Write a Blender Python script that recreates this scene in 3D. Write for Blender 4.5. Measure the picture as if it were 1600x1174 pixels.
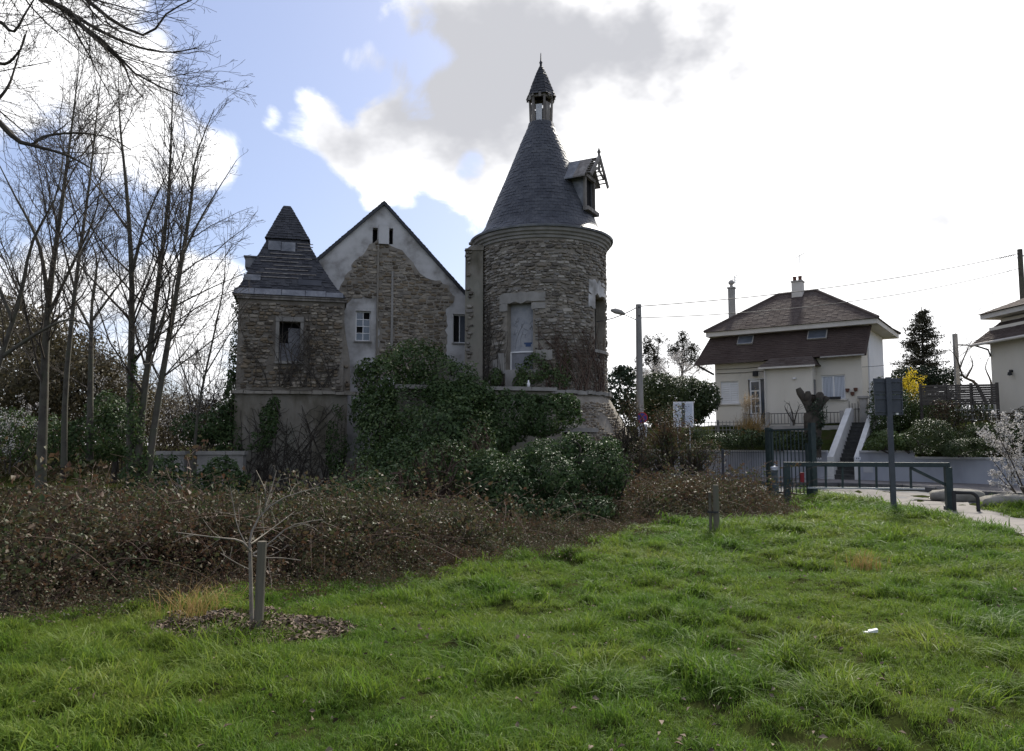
import bpy, math, random
import numpy as np
from mathutils import Vector, Matrix, Euler

for o in list(bpy.data.objects): bpy.data.objects.remove(o, do_unlink=True)
SC = bpy.context.scene
COL = SC.collection
R = math.radians
random.seed(7); RNG = np.random.default_rng(7)

# ------------------------------------------------------------------ camera
CAM_H = 1.6; FPX = 1200.0; PITCH = math.atan(108/1200.0)
cam = bpy.data.cameras.new('camera'); cam.sensor_width = 36; cam.lens = 36*FPX/1600; cam.clip_end = 3000; cam.clip_start = .05
camo = bpy.data.objects.new('camera', cam); COL.objects.link(camo)
camo.location = (0, 0, CAM_H); camo.rotation_euler = (math.pi/2 + PITCH, 0, 0)
SC.camera = camo
SC.view_settings.view_transform = 'Standard'; SC.view_settings.look = 'None'
SC.view_settings.gamma = 1; SC.view_settings.use_curve_mapping = False
SC.view_settings.exposure = 0.75
SC.cycles.max_bounces = 4; SC.cycles.diffuse_bounces = 2; SC.cycles.glossy_bounces = 2; SC.cycles.transmission_bounces = 3; SC.cycles.transparent_max_bounces = 4

def ray(x, y):                       # direction of a sight line in the surveyed picture
    cx = (x-800)/FPX; cz = -(y-587)/FPX
    return Vector((cx, math.cos(PITCH)-cz*math.sin(PITCH), math.sin(PITCH)+cz*math.cos(PITCH)))
def P(x, y, Y):                      # surveyed point at distance Y
    d = ray(x, y); s = Y/d.y
    return Vector((d.x*s, Y, CAM_H+d.z*s))
def Gd(x, y, z=0):
    d = ray(x, y); s = (z-CAM_H)/d.z
    return (d.x*s, d.y*s)

# ------------------------------------------------------------------ sun and sky
SUN_AZ = 24.0; SUN_EL = 40.0
sl = bpy.data.lights.new('sun', 'SUN'); sl.energy = 4.2; sl.angle = R(6); sl.color = (1, .95, .86)
so = bpy.data.objects.new('sun', sl); COL.objects.link(so)
SUND = Vector((math.sin(R(SUN_AZ))*math.cos(R(SUN_EL)), math.cos(R(SUN_AZ))*math.cos(R(SUN_EL)), math.sin(R(SUN_EL))))
so.rotation_euler = (-SUND).to_track_quat('-Z', 'Y').to_euler()
so.location = SUND*60

def make_world():
    w = bpy.data.worlds.new('World'); SC.world = w; w.use_nodes = True
    w.cycles.sampling_method = 'MANUAL'; w.cycles.sample_map_resolution = 512
    nt = w.node_tree; N = nt.nodes; L = nt.links; N.clear()
    def nd(t, **k):
        n = N.new(t)
        for a, b in k.items(): setattr(n, a, b)
        return n
    def math_(op, a, b=None, c=None):
        n = nd('ShaderNodeMath', operation=op)
        for i, v in enumerate((a, b, c)):
            if v is None: continue
            if isinstance(v, (int, float)): n.inputs[i].default_value = v
            else: L.new(v, n.inputs[i])
        return n.outputs[0]
    def smooth(v, a, b, c=0.0, d=1.0):
        n = nd('ShaderNodeMapRange', interpolation_type='SMOOTHSTEP')
        L.new(v, n.inputs[0])
        for i, x in zip((1, 2, 3, 4), (a, b, c, d)): n.inputs[i].default_value = x
        return n.outputs[0]
    tc = nd('ShaderNodeTexCoord'); D = tc.outputs['Generated']
    def dot(v):
        n = nd('ShaderNodeVectorMath', operation='DOT_PRODUCT'); L.new(D, n.inputs[0]); n.inputs[1].default_value = v
        return n.outputs['Value']
    def noise(scale, detail, rough, off=(0, 0, 0), zs=1.5, dist=0.0):
        mp = nd('ShaderNodeMapping'); L.new(D, mp.inputs[0]); mp.inputs['Location'].default_value = off; mp.inputs['Scale'].default_value = (1, 1, zs)
        n = nd('ShaderNodeTexNoise'); L.new(mp.outputs[0], n.inputs['Vector'])
        n.inputs['Scale'].default_value = scale; n.inputs['Detail'].default_value = detail; n.inputs['Roughness'].default_value = rough
        n.inputs['Distortion'].default_value = dist
        return n.outputs[0]
    def field(blobs, base):
        acc = None
        for (x, y, r, wgt) in blobs:
            v = ray(x, y).normalized(); ang = r/FPX
            b = smooth(dot(v), math.cos(ang), 1.0, 0.0, wgt)
            acc = b if acc is None else math_('ADD', acc, b)
        return math_('ADD', acc, base)
    cloud = [(60, 60, 230, .40), (190, 120, 130, .24), (250, 250, 130, .36), (350, 265, 75, .40), (30, 430, 170, .26), (150, 440, 120, .16), (320, 430, 110, .42), (280, 500, 120, .3),
             (470, 205, 75, .60), (560, 215, 85, .60), (650, 190, 110, .66), (560, 285, 66, .40), (680, 290, 100, .40), (770, 110, 120, .60), (850, 20, 110, .6), (900, 160, 220, .60), (1000, 300, 300, .75),
             (1300, 120, 420, .9), (1250, 380, 420, .9), (1600, 300, 420, .9), (1000, 480, 250, .6), (820, 330, 120, .35),
             (505, 115, 70, .80), (588, 48, 80, .85), (690, 6, 75, .85), (560, 98, 45, .5), (416, 180, 26, .4), (610, 320, 55, .45), (520, 380, 40, .4),
             (410, 90, 190, -.70), (350, 30, 120, -.45), (590, 90, 130, -.50), (680, 55, 80, -.55), (530, 40, 110, -.35), (440, 340, 130, -.62), (560, 420, 190, -.62), (680, 440, 150, -.55), (735, 260, 36, -.65),
             (60, 320, 100, -.55), (190, 360, 95, -.55), (300, 345, 70, -.4), (180, 45, 60, -.35), (110, 225, 60, -.3)]
    f = field(cloud, .06)
    n1 = noise(7.5, 8, .62, (3.1, 1.7, .4), 1.3, .5)
    dens = smooth(math_('ADD', f, math_('MULTIPLY', math_('SUBTRACT', n1, .5), 2.0)), -.06, .46)
    grey = field([(620, 190, 190, .5), (760, 140, 200, .75), (900, 110, 200, .75), (1080, 20, 190, .75), (560, 210, 90, .3),
                  (1440, 320, 80, .52), (1600, 250, 90, .62), (1580, 125, 45, .5), (1180, 20, 110, .35), (300, 170, 60, .12), (960, 20, 50, -.3), (470, 240, 90, -.2), (860, 250, 130, -.45), (660, 280, 110, -.4), (1300, 200, 420, -.2)], .06)
    n2 = noise(5.0, 5, .58, (7.3, 2.2, 5.1), 1.5, .0)
    gm = smooth(math_('ADD', grey, math_('MULTIPLY', math_('SUBTRACT', n2, .5), 2.7)), -.10, 1.25)
    # forward scattering of the hidden sun brightens the cloud around it
    glow = math_('POWER', math_('MAXIMUM', dot(SUND), 0.0), 14.0)
    sky = nd('ShaderNodeTexSky', sky_type='NISHITA', sun_disc=False, sun_elevation=R(SUN_EL), sun_rotation=R(SUN_AZ))
    sky.air_density = 1.0; sky.dust_density = 1.2; sky.ozone_density = 1.5
    sk = nd('ShaderNodeMix', data_type='RGBA', blend_type='MULTIPLY'); sk.inputs[0].default_value = 1
    L.new(sky.outputs[0], sk.inputs[6]); sk.inputs[7].default_value = (.084, .083, .084, 1)
    lift = nd('ShaderNodeMix', data_type='RGBA', blend_type='MIX'); lift.inputs[0].default_value = .34    # thin high veil
    L.new(sk.outputs[2], lift.inputs[6]); lift.inputs[7].default_value = (.38, .43, .66, 1)
    cl = nd('ShaderNodeMix', data_type='RGBA', blend_type='MIX'); L.new(gm, cl.inputs[0])
    cl.inputs[6].default_value = (.90, .90, .91, 1); cl.inputs[7].default_value = (.375, .38, .405, 1)
    gl = nd('ShaderNodeMix', data_type='RGBA', blend_type='ADD'); L.new(math_('MULTIPLY', glow, math_('SUBTRACT', 1.0, gm)), gl.inputs[0])
    L.new(cl.outputs[2], gl.inputs[6]); gl.inputs[7].default_value = (1.0, .97, .90, 1)
    mx = nd('ShaderNodeMix', data_type='RGBA', blend_type='MIX'); L.new(dens, mx.inputs[0])
    L.new(lift.outputs[2], mx.inputs[6]); L.new(gl.outputs[2], mx.inputs[7])
    bg = nd('ShaderNodeBackground'); L.new(mx.outputs[2], bg.inputs[0]); bg.inputs[1].default_value = 1.0
    out = nd('ShaderNodeOutputWorld'); L.new(bg.outputs[0], out.inputs[0])
make_world()

# ------------------------------------------------------------------ materials
MATS = {}
def mat(name, cols, scale=3.0, rough=.8, bump=0.0, bscale=None, island=0.0, obj=0.0, trans=0.0, spec=.25, metal=0.0, detail=5.0, stretch=(1, 1, 1), local=False, contrast=(.3, .7), tcol=None):
    m = bpy.data.materials.new(name); m.use_nodes = True; nt = m.node_tree; N = nt.nodes; L = nt.links
    b = N['Principled BSDF']; b.inputs['Roughness'].default_value = rough; b.inputs['Specular IOR Level'].default_value = spec; b.inputs['Metallic'].default_value = metal
    if len(cols) == 1 and not bump:
        b.inputs['Base Color'].default_value = (*cols[0], 1); col = None
    if local:
        src = N.new('ShaderNodeTexCoord').outputs['Object']
    else:
        src = N.new('ShaderNodeNewGeometry').outputs['Position']
    mp = N.new('ShaderNodeMapping'); mp.inputs['Scale'].default_value = stretch; L.new(src, mp.inputs[0])
    col = None
    if len(cols) > 1:
        nz = N.new('ShaderNodeTexNoise'); nz.inputs['Scale'].default_value = scale; nz.inputs['Detail'].default_value = detail; nz.inputs['Roughness'].default_value = .6
        L.new(mp.outputs[0], nz.inputs['Vector'])
        mr = N.new('ShaderNodeMapRange'); L.new(nz.outputs[0], mr.inputs[0]); mr.inputs[1].default_value = contrast[0]; mr.inputs[2].default_value = contrast[1]
        fac = mr.outputs[0]
        if island or obj:
            rr = None
            if island: rr = N.new('ShaderNodeNewGeometry').outputs['Random Per Island']
            if obj:
                oi = N.new('ShaderNodeObjectInfo').outputs['Random']
                if rr is None: rr = oi
                else:
                    ad = N.new('ShaderNodeMath'); ad.operation = 'ADD'; L.new(rr, ad.inputs[0]); L.new(oi, ad.inputs[1])
                    fr = N.new('ShaderNodeMath'); fr.operation = 'FRACT'; L.new(ad.outputs[0], fr.inputs[0]); rr = fr.outputs[0]
            k = max(island, obj)
            mi = N.new('ShaderNodeMix'); mi.data_type = 'FLOAT'; mi.inputs[0].default_value = k; L.new(fac, mi.inputs[2]); L.new(rr, mi.inputs[3]); fac = mi.outputs[0]
        cr = N.new('ShaderNodeValToRGB'); L.new(fac, cr.inputs[0]); e = cr.color_ramp.elements
        while len(e) < len(cols): e.new(.5)
        for i, c in enumerate(cols): e[i].position = i/(len(cols)-1); e[i].color = (*c, 1)
        L.new(cr.outputs[0], b.inputs['Base Color']); col = cr.outputs[0]
    else:
        b.inputs['Base Color'].default_value = (*cols[0], 1)
    if bump:
        bn = N.new('ShaderNodeTexNoise'); bn.inputs['Scale'].default_value = bscale or scale*4; bn.inputs['Detail'].default_value = 6; bn.inputs['Roughness'].default_value = .65
        L.new(mp.outputs[0], bn.inputs['Vector'])
        bp = N.new('ShaderNodeBump'); bp.inputs['Strength'].default_value = min(1, bump*10); bp.inputs['Distance'].default_value = bump; L.new(bn.outputs[0], bp.inputs['Height']); L.new(bp.outputs[0], b.inputs['Normal'])
    if trans:
        tr = N.new('ShaderNodeBsdfTranslucent'); mxs = N.new('ShaderNodeMixShader'); mxs.inputs[0].default_value = trans
        if tcol: tr.inputs[0].default_value = (*tcol, 1)
        elif col is not None: L.new(col, tr.inputs[0])
        else: tr.inputs[0].default_value = (*cols[0], 1)
        L.new(b.outputs[0], mxs.inputs[1]); L.new(tr.outputs[0], mxs.inputs[2]); L.new(mxs.outputs[0], N['Material Output'].inputs[0])
    MATS[name] = m
    return m

mat('ground_earth', [(.018, .018, .008), (.026, .034, .009), (.036, .032, .016)], 1.3, 1.0, .02, spec=0.0)
mat('asphalt', [(.10, .095, .085), (.17, .155, .14), (.22, .20, .18)], 1.1, .92, .006, 40)
mat('street', [(.09, .09, .095), (.13, .13, .13)], 1.5, .9, .005, 40)
mat('pavement', [(.15, .14, .13), (.22, .2, .19)], 2.0, .9, .006, 30)
mat('kerb', [(.06, .06, .06), (.13, .125, .12)], 5, .9, .01)
mat('blade', [(.052, .116, .014), (.084, .158, .020), (.138, .196, .026), (.20, .205, .055)], .5, .6, island=.33, obj=.33, trans=.46, spec=.15)
mat('dry_blade', [(.17, .10, .03), (.30, .20, .07), (.38, .28, .12)], 3, .8, island=.6, trans=.3)
mat('bramble_leaf', [(.048, .027, .016), (.092, .050, .029), (.076, .064, .034), (.044, .066, .023), (.16, .12, .078)], .55, .6, island=.5, trans=.28, spec=.2, contrast=(.3, .7))
mat('bramble_stem', [(.035, .020, .015), (.075, .045, .032), (.15, .12, .09)], 2, .8, island=.6)
mat('soil', [(.03, .022, .015), (.06, .045, .03)], 4, .95, .03)
mat('ivy_leaf', [(.020, .040, .013), (.037, .067, .019), (.062, .098, .030), (.10, .135, .048)], 1.2, .6, island=.65, trans=.25, spec=.25)
mat('ivy_light', [(.04, .07, .018), (.075, .115, .03), (.12, .15, .045)], 1.2, .45, island=.65, trans=.25, spec=.4)
mat('laurel_leaf', [(.018, .038, .013), (.033, .062, .020), (.056, .088, .032), (.09, .12, .056)], 1.2, .6, island=.7, trans=.22, spec=.2)
mat('olive_leaf', [(.052, .047, .023), (.082, .068, .034), (.115, .09, .052)], .7, .6, island=.55, trans=.25)
mat('needle', [(.012, .022, .012), (.022, .038, .018), (.04, .05, .026)], 1.2, .6, island=.6, trans=.08)
mat('hedge_leaf', [(.025, .04, .014), (.045, .065, .022), (.075, .09, .035)], 1.2, .5, island=.6, trans=.18)
mat('blossom', [(.36, .34, .33), (.62, .60, .58)], 5, .7, island=.7, trans=.3)
mat('forsythia', [(.55, .42, .03), (.75, .6, .05)], 5, .7, island=.7, trans=.3)
mat('pampas', [(.35, .26, .16), (.5, .4, .27)], 5, .8, island=.6, trans=.3)
mat('bark_dark', [(.028, .024, .020), (.055, .046, .037), (.075, .068, .052)], 6, .9, .01, 30)
mat('bark_grey', [(.045, .04, .032), (.085, .077, .06), (.07, .075, .048)], 4, .9, .01, 30)
mat('bark_pale', [(.12, .105, .085), (.24, .21, .17)], 8, .85, .006, 40)
mat('twig', [(.045, .038, .031), (.085, .07, .055)], 5, .85)
mat('wood_stake', [(.06, .055, .042), (.12, .105, .08), (.10, .10, .072)], 6, .9, .008, 20, stretch=(1, 1, .15))
mat('mulch', [(.055, .038, .026), (.13, .092, .064), (.24, .19, .14)], 9, .9, island=.85)
mat('stone', [(.058, .048, .038), (.12, .096, .068), (.215, .168, .112), (.17, .152, .128), (.34, .295, .23), (.115, .10, .085)], 3.2, .9, .02, 16, island=.85, obj=.85)
mat('stone_grey', [(.072, .064, .055), (.135, .118, .098), (.225, .190, .148), (.185, .172, .155), (.37, .335, .285), (.125, .114, .102)], 3.2, .9, .02, 16, island=.85, obj=.85)
mat('mortar', [(.15, .13, .105), (.22, .195, .16), (.30, .27, .225)], 1.4, .95, .04, 9)
mat('mortar_dark', [(.11, .095, .078), (.17, .15, .122), (.24, .215, .18)], 1.4, .95, .04, 9)
mat('plaster', [(.15, .138, .12), (.29, .275, .255), (.45, .435, .415), (.52, .505, .485)], .9, .92, .012, 14, contrast=(.30, .60), detail=9)
mat('plaster_stained', [(.08, .072, .052), (.14, .125, .095), (.215, .195, .16), (.19, .18, .145), (.28, .26, .22)], 1.1, .95, .02, 8, stretch=(1, 1, .4), detail=9)
mat('plaster_grey', [(.17, .16, .145), (.25, .235, .21), (.31, .29, .265)], 2.0, .95, .015, 10, stretch=(1, 1, .5))
mat('slate', [(.022, .024, .030), (.036, .039, .047), (.056, .059, .067), (.085, .086, .09)], 1.6, .55, island=.4, spec=.35)
mat('slate_dark', [(.014, .015, .018), (.026, .027, .032), (.05, .05, .054)], 1.6, .55, island=.55, spec=.4)
mat('slate_worn', [(.016, .017, .021), (.032, .033, .038), (.06, .06, .064)], 2.4, .7, island=.6, spec=.35)
mat('zinc', [(.08, .085, .095), (.15, .155, .165), (.24, .24, .245)], 2.6, .6, spec=.4)
mat('weathered_wood', [(.10, .09, .08), (.20, .18, .16), (.30, .28, .25)], 5, .9, .01, 20, stretch=(1, 1, .2))
mat('white_board', [(.45, .45, .45), (.62, .62, .61)], 3, .8)
mat('blue_board', [(.24, .245, .26), (.31, .31, .315), (.22, .225, .245)], 3.2, .9)
mat('paint_blue', [(.05, .08, .16)], 3, .8)
mat('dark_interior', [(.012, .011, .011)], 3, .9)
mat('grey_board', [(.16, .16, .17), (.25, .25, .26)], 3, .85)
mat('white_paint', [(.66, .65, .63), (.76, .75, .73)], 2, .6)
mat('glass', [(.05, .06, .07), (.12, .13, .15)], 1.3, .08, spec=.8)
mat('curtain', [(.45, .47, .52), (.60, .62, .66)], 9, .9, stretch=(1, 1, .1))
mat('render_cream', [(.42, .385, .32), (.60, .55, .46), (.64, .59, .50)], .7, .92, .003, 40, stretch=(1, 1, .35), contrast=(.2, .55))
mat('render_white', [(.66, .66, .67), (.74, .74, .75)], .8, .9, .003, 40)
mat('fascia', [(.50, .46, .40), (.60, .56, .50)], 1.5, .8)
mat('roof_tile', [(.058, .043, .037), (.078, .060, .052), (.100, .080, .069), (.09, .08, .07)], 1.2, .95, island=.35, spec=.1)
mat('roof_tile_red', [(.052, .038, .033), (.070, .052, .045), (.088, .067, .057)], 1.2, .95, island=.35, spec=.1)
mat('spruce_needle', [(.022, .024, .014), (.038, .038, .022), (.06, .055, .034)], 1.2, .7, island=.6, trans=.1)
mat('wall_grey', [(.24, .25, .275), (.33, .34, .37), (.37, .375, .40)], .8, .9, .004, 30, stretch=(1, 1, .4))
mat('wall_cap', [(.36, .36, .36), (.46, .455, .45)], 2, .9, .006, 20)
mat('concrete', [(.25, .235, .21), (.36, .34, .31)], 2.5, .9, .01, 20)
mat('concrete_white', [(.52, .51, .48), (.64, .63, .60)], 2, .9, .008, 20)
mat('step_dark', [(.05, .05, .048), (.09, .088, .08)], 5, .9, .01)
mat('green_paint', [(.008, .018, .019), (.016, .030, .030), (.030, .040, .038)], 7, .5, spec=.4, contrast=(.3, .75))
mat('sign_grey', [(.045, .05, .06), (.065, .07, .08)], 3, .5, spec=.4, metal=.2)
mat('galvanised', [(.28, .29, .30), (.40, .41, .42)], 5, .45, metal=.5, spec=.5)
mat('sign_white', [(.62, .63, .66), (.72, .73, .76)], 4, .5)
mat('sign_blue', [(.05, .05, .26)], 4, .5)
mat('sign_red', [(.45, .03, .03)], 4, .5)
mat('notice', [(.40, .44, .52), (.58, .62, .68)], 6, .4)
mat('cable', [(.03, .03, .033)], 3, .7)
mat('pole_wood', [(.20, .19, .175), (.31, .295, .27)], 3, .9, .006, 20, stretch=(1, 1, .2))
mat('lattice', [(.20, .20, .185), (.29, .285, .26)], 4, .9)
mat('fence_dark', [(.06, .052, .046), (.10, .088, .075)], 4, .9, .01, 30, stretch=(.3, .3, 2))
mat('boulder', [(.15, .14, .12), (.25, .235, .20)], 3, .95, .04, 8)
mat('red_paint', [(.20, .02, .025)], 4, .6)
mat('litter', [(.7, .72, .75)], 4, .6)
mat('terracotta', [(.10, .045, .03), (.14, .07, .05)], 4, .9)
mat('pot_dark', [(.03, .03, .03)], 4, .7)

# ------------------------------------------------------------------ mesh helpers
def tag(o, label=None, cat=None, group=None, kind=None):
    if label: o['label'] = label
    if cat: o['category'] = cat
    if group: o['group'] = group
    if kind: o['kind'] = kind
    return o
def empty(name, loc=(0, 0, 0), rz=0.0, **k):
    o = bpy.data.objects.new(name, None); COL.objects.link(o); o.location = loc; o.rotation_euler = (0, 0, rz); o.empty_display_size = .3
    return tag(o, **k)
def link_mesh(name, me, m, parent=None, **k):
    o = bpy.data.objects.new(name, me); COL.objects.link(o)
    if m is not None:
        for x in (m if isinstance(m, (list, tuple)) else [m]): me.materials.append(MATS[x])
    if parent is not None: o.parent = parent
    return tag(o, **k)
def copy_tree(o, parent=None):
    c = o.copy(); COL.objects.link(c)
    if parent is not None: c.parent = parent
    for ch in list(o.children): copy_tree(ch, c)
    return c

class MB:
    def __init__(s): s.v = []; s.f = []; s.mi = []
    def add(s, vs, fs, mi=0):
        n = len(s.v); s.v.extend([tuple(x) for x in vs]); s.f.extend([tuple(i+n for i in f) for f in fs]); s.mi.extend([mi]*len(fs)); return s
    def box(s, x0, x1, y0, y1, z0, z1, mi=0):
        return s.add([(x0,y0,z0),(x1,y0,z0),(x1,y1,z0),(x0,y1,z0),(x0,y0,z1),(x1,y0,z1),(x1,y1,z1),(x0,y1,z1)],
                     [(0,3,2,1),(4,5,6,7),(0,1,5,4),(1,2,6,5),(2,3,7,6),(3,0,4,7)], mi)
    def hexa(s, b, t, mi=0):         # bottom ring, top ring of equal length
        n = len(b)
        return s.add(list(b)+list(t), [tuple(range(n-1, -1, -1)), tuple(range(n, 2*n))]+[(i, (i+1)%n, n+(i+1)%n, n+i) for i in range(n)], mi)
    def prism_y(s, poly, y0, y1, mi=0):   # poly of (x,z)
        return s.hexa([(x, y0, z) for x, z in poly][::-1], [(x, y1, z) for x, z in poly][::-1], mi)
    def prism_x(s, poly, x0, x1, mi=0):   # poly of (y,z)
        return s.hexa([(x0, y, z) for y, z in poly], [(x1, y, z) for y, z in poly], mi)
    def bar(s, a, b, w, d=None, mi=0, up=(0, 0, 1)):
        a = Vector(a); b = Vector(b); t = (b-a).normalized(); d = d or w
        u = Vector(up)
        if abs(t.dot(u)) > .98: u = Vector((0, 1, 0))
        x = t.cross(u).normalized()*w/2; y = x.cross(t).normalized()*d/2
        return s.hexa([a-x-y, a-x+y, a+x+y, a+x-y], [b-x-y, b-x+y, b+x+y, b+x-y], mi)
    def tube(s, pts, r, n=8, mi=0, cap=True):
        pts = [Vector(p) for p in pts]; rs = r if isinstance(r, (list, tuple)) else [r]*len(pts)
        base = len(s.v); k = len(pts); prev = None
        for i, p in enumerate(pts):
            t = (pts[min(i+1, k-1)]-pts[max(i-1, 0)]).normalized()
            u = prev if prev is not None else (Vector((0, 0, 1)) if abs(t.z) < .9 else Vector((0, 1, 0)))
            x = (u - t*u.dot(t)).normalized(); prev = x; y = t.cross(x)
            for j in range(n):
                a = 2*math.pi*j/n; s.v.append(tuple(p+(x*math.cos(a)+y*math.sin(a))*rs[i]))
        for i in range(k-1):
            for j in range(n):
                s.f.append((base+i*n+j, base+i*n+(j+1)%n, base+(i+1)*n+(j+1)%n, base+(i+1)*n+j)); s.mi.append(mi)
        if cap:
            s.f.append(tuple(base+j for j in range(n-1, -1, -1))); s.mi.append(mi)
            s.f.append(tuple(base+(k-1)*n+j for j in range(n))); s.mi.append(mi)
        return s
    def lathe(s, prof, n=32, c=(0, 0, 0), mi=0, a0=0, a1=2*math.pi):
        full = abs(a1-a0-2*math.pi) < 1e-6; m = n if full else n+1; base = len(s.v)
        for r, z in prof:
            for j in range(m):
                a = a0+(a1-a0)*j/n; s.v.append((c[0]+r*math.sin(a), c[1]-r*math.cos(a), c[2]+z))
        for i in range(len(prof)-1):
            for j in range(n):
                q = (j+1) % m
                s.f.append((base+i*m+j, base+i*m+q, base+(i+1)*m+q, base+(i+1)*m+j)); s.mi.append(mi)
        return s
    def wall(s, u0, u1, z0, z1, holes, y, depth=.3, mi=0):    # front wall at plane y with rectangular openings and reveals
        us = sorted({u0, u1, *[h[0] for h in holes], *[h[1] for h in holes]}); zs = sorted({z0, z1, *[h[2] for h in holes], *[h[3] for h in holes]})
        for a, b in zip(us, us[1:]):
            for c, d in zip(zs, zs[1:]):
                mu, mz = (a+b)/2, (c+d)/2
                if any(h[0] < mu < h[1] and h[2] < mz < h[3] for h in holes): continue
                s.add([(a, y, c), (b, y, c), (b, y, d), (a, y, d)], [(0, 1, 2, 3)], mi)
        for (a, b, c, d) in holes:
            s.add([(a, y, c), (b, y, c), (b, y, d), (a, y, d), (a, y+depth, c), (b, y+depth, c), (b, y+depth, d), (a, y+depth, d)],
                  [(0, 4, 5, 1), (1, 5, 6, 2), (2, 6, 7, 3), (3, 7, 4, 0)], mi)
        return s
    def mesh(s, name, smooth=False):
        me = bpy.data.meshes.new(name); me.from_pydata(s.v, [], s.f)
        if any(s.mi): me.polygons.foreach_set('material_index', s.mi)
        if smooth: me.polygons.foreach_set('use_smooth', [True]*len(s.f))
        me.update(); return me
    def build(s, name, m, parent=None, smooth=False, **k):
        return link_mesh(name, s.mesh(name, smooth), m, parent, **k)

def np_mesh(name, V, F, smooth=False):       # F (n,k) of equal size
    me = bpy.data.meshes.new(name); V = np.asarray(V, np.float32); F = np.asarray(F, np.int32); n, k = F.shape
    me.vertices.add(len(V)); me.vertices.foreach_set('co', V.ravel())
    me.loops.add(n*k); me.loops.foreach_set('vertex_index', F.ravel())
    me.polygons.add(n); me.polygons.foreach_set('loop_start', np.arange(0, n*k, k, dtype=np.int32)); me.polygons.foreach_set('loop_total', np.full(n, k, np.int32))
    if smooth: me.polygons.foreach_set('use_smooth', np.ones(n, bool))
    me.update(calc_edges=True); return me

def wob(p, s=1.0, seed=0):                   # cheap smooth noise, about -1..1
    g = np.random.default_rng(1000+seed); p = np.asarray(p, float); out = 0
    for i in range(7):
        k = g.normal(size=p.shape[-1])*s*(1+.35*i); out = out+np.sin(p@k+g.uniform(0, 6.28))
    return out/3.2

def unit(v): return v/np.maximum(np.linalg.norm(v, axis=-1, keepdims=True), 1e-9)

def leaf_geo(pts, nrm, size, rng, aspect=.62, fold=.18):
    n = len(pts); nrm = unit(nrm); r = rng.normal(size=(n, 3)); t = unit(r-nrm*(r*nrm).sum(1, keepdims=True)); b = np.cross(nrm, t)
    s = np.asarray(size).reshape(-1, 1)*np.ones((n, 1))
    v0 = pts-t*s*.5; v2 = pts+t*s*.5; w = s*aspect*.5
    v1 = pts+b*w+nrm*s*fold-t*s*.08; v3 = pts-b*w+nrm*s*fold-t*s*.08
    V = np.stack([v0, v1, v2, v3], 1).reshape(-1, 3); i = np.arange(n)[:, None]*4
    F = np.concatenate([i+np.array([[0, 2, 1]]), i+np.array([[0, 3, 2]])], 1).reshape(-1, 3)
    return V, F
def leaves(name, pts, nrm, size, m, parent, rng, aspect=.62, **k):
    V, F = leaf_geo(np.asarray(pts), np.asarray(nrm), size, rng, aspect)
    return link_mesh(name, np_mesh(name, V, F), m, parent, **k)

def tubes_np(name, tubes, m, parent=None, sides=(6, 4, 3), **k):
    """tubes: list of (pts (n,3), radii (n,)) ; batched by point count"""
    Vs = []; Fs = []; base = 0; groups = {}
    for pts, rad in tubes:
        ns = sides[0] if rad[0] > .04 else (sides[1] if rad[0] > .012 else sides[2])
        groups.setdefault((len(pts), ns), []).append((pts, rad))
    for (n, ns), lst in groups.items():
        Pp = np.array([a for a, b in lst]); Rr = np.array([b for a, b in lst]); m_ = len(lst)
        T = np.gradient(Pp, axis=1); T = unit(T)
        ref = np.where(np.abs(T[:, :1, 2:3]) < .85, np.array([[[0, 0, 1.]]]), np.array([[[1., 0, 0]]]))
        X = unit(ref-T*(ref*T).sum(-1, keepdims=True)); Y = np.cross(T, X)
        a = np.arange(ns)*2*np.pi/ns
        V = Pp[:, :, None]+(X[:, :, None]*np.cos(a)[None, None, :, None]+Y[:, :, None]*np.sin(a)[None, None, :, None])*Rr[:, :, None, None]
        Vs.append(V.reshape(-1, 3))
        idx = np.arange(m_*n*ns).reshape(m_, n, ns)+base
        q = np.stack([idx[:, :-1], np.roll(idx, -1, 2)[:, :-1], np.roll(idx, -1, 2)[:, 1:], idx[:, 1:]], -1).reshape(-1, 4)
        Fs.append(q); base += m_*n*ns
    return link_mesh(name, np_mesh(name, np.concatenate(Vs), np.concatenate(Fs), True), m, parent, **k)

TWIG = [.0022]
def grow(tubes, pts, r0, r1, level, rng, spec):
    """add limb with its side branches; spec[level] = (count per metre, angle lo, hi, length fraction, up pull, wiggle)"""
    pts = np.asarray(pts, float); n = len(pts)
    rad = r1+(r0-r1)*(1-np.linspace(0, 1, n))**1.25; tubes.append((pts, rad))
    if level not in spec: return
    cpm, alo, ahi, lf, up, wig, tmin = spec[level]
    seg = np.linalg.norm(np.diff(pts, axis=0), axis=1); L = seg.sum(); cum = np.concatenate([[0], np.cumsum(seg)])/L
    cnt = max(1, int(cpm*L*rng.uniform(.8, 1.2)))
    for _ in range(cnt):
        t = tmin+(1-tmin)*rng.uniform()**.85
        p = np.array([np.interp(t, cum, pts[:, i]) for i in range(3)]); i = min(np.searchsorted(cum, t), n-1); i = max(i, 1)
        tg = unit(pts[i]-pts[i-1]); rr = np.interp(t, cum, rad)
        r = rng.normal(size=3); side = unit(r-tg*(r@tg)); ang = math.radians(rng.uniform(alo, ahi))
        d = tg*math.cos(ang)+side*math.sin(ang)
        ln = L*lf*(1.15-.75*t)*rng.uniform(.6, 1.25)
        k = 4 if level <= 1 else 6
        q = [p]; dd = d.copy()
        for s in range(k-1):
            dd = unit(dd+np.array([0, 0, up])+rng.normal(size=3)*wig); q.append(q[-1]+dd*ln/(k-1))
        cr = min(rr*.5, max(TWIG[0]*1.3, ln*.0078))
        grow(tubes, np.array(q), cr, max(cr*.3, TWIG[0]), level-1, rng, spec)

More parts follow.
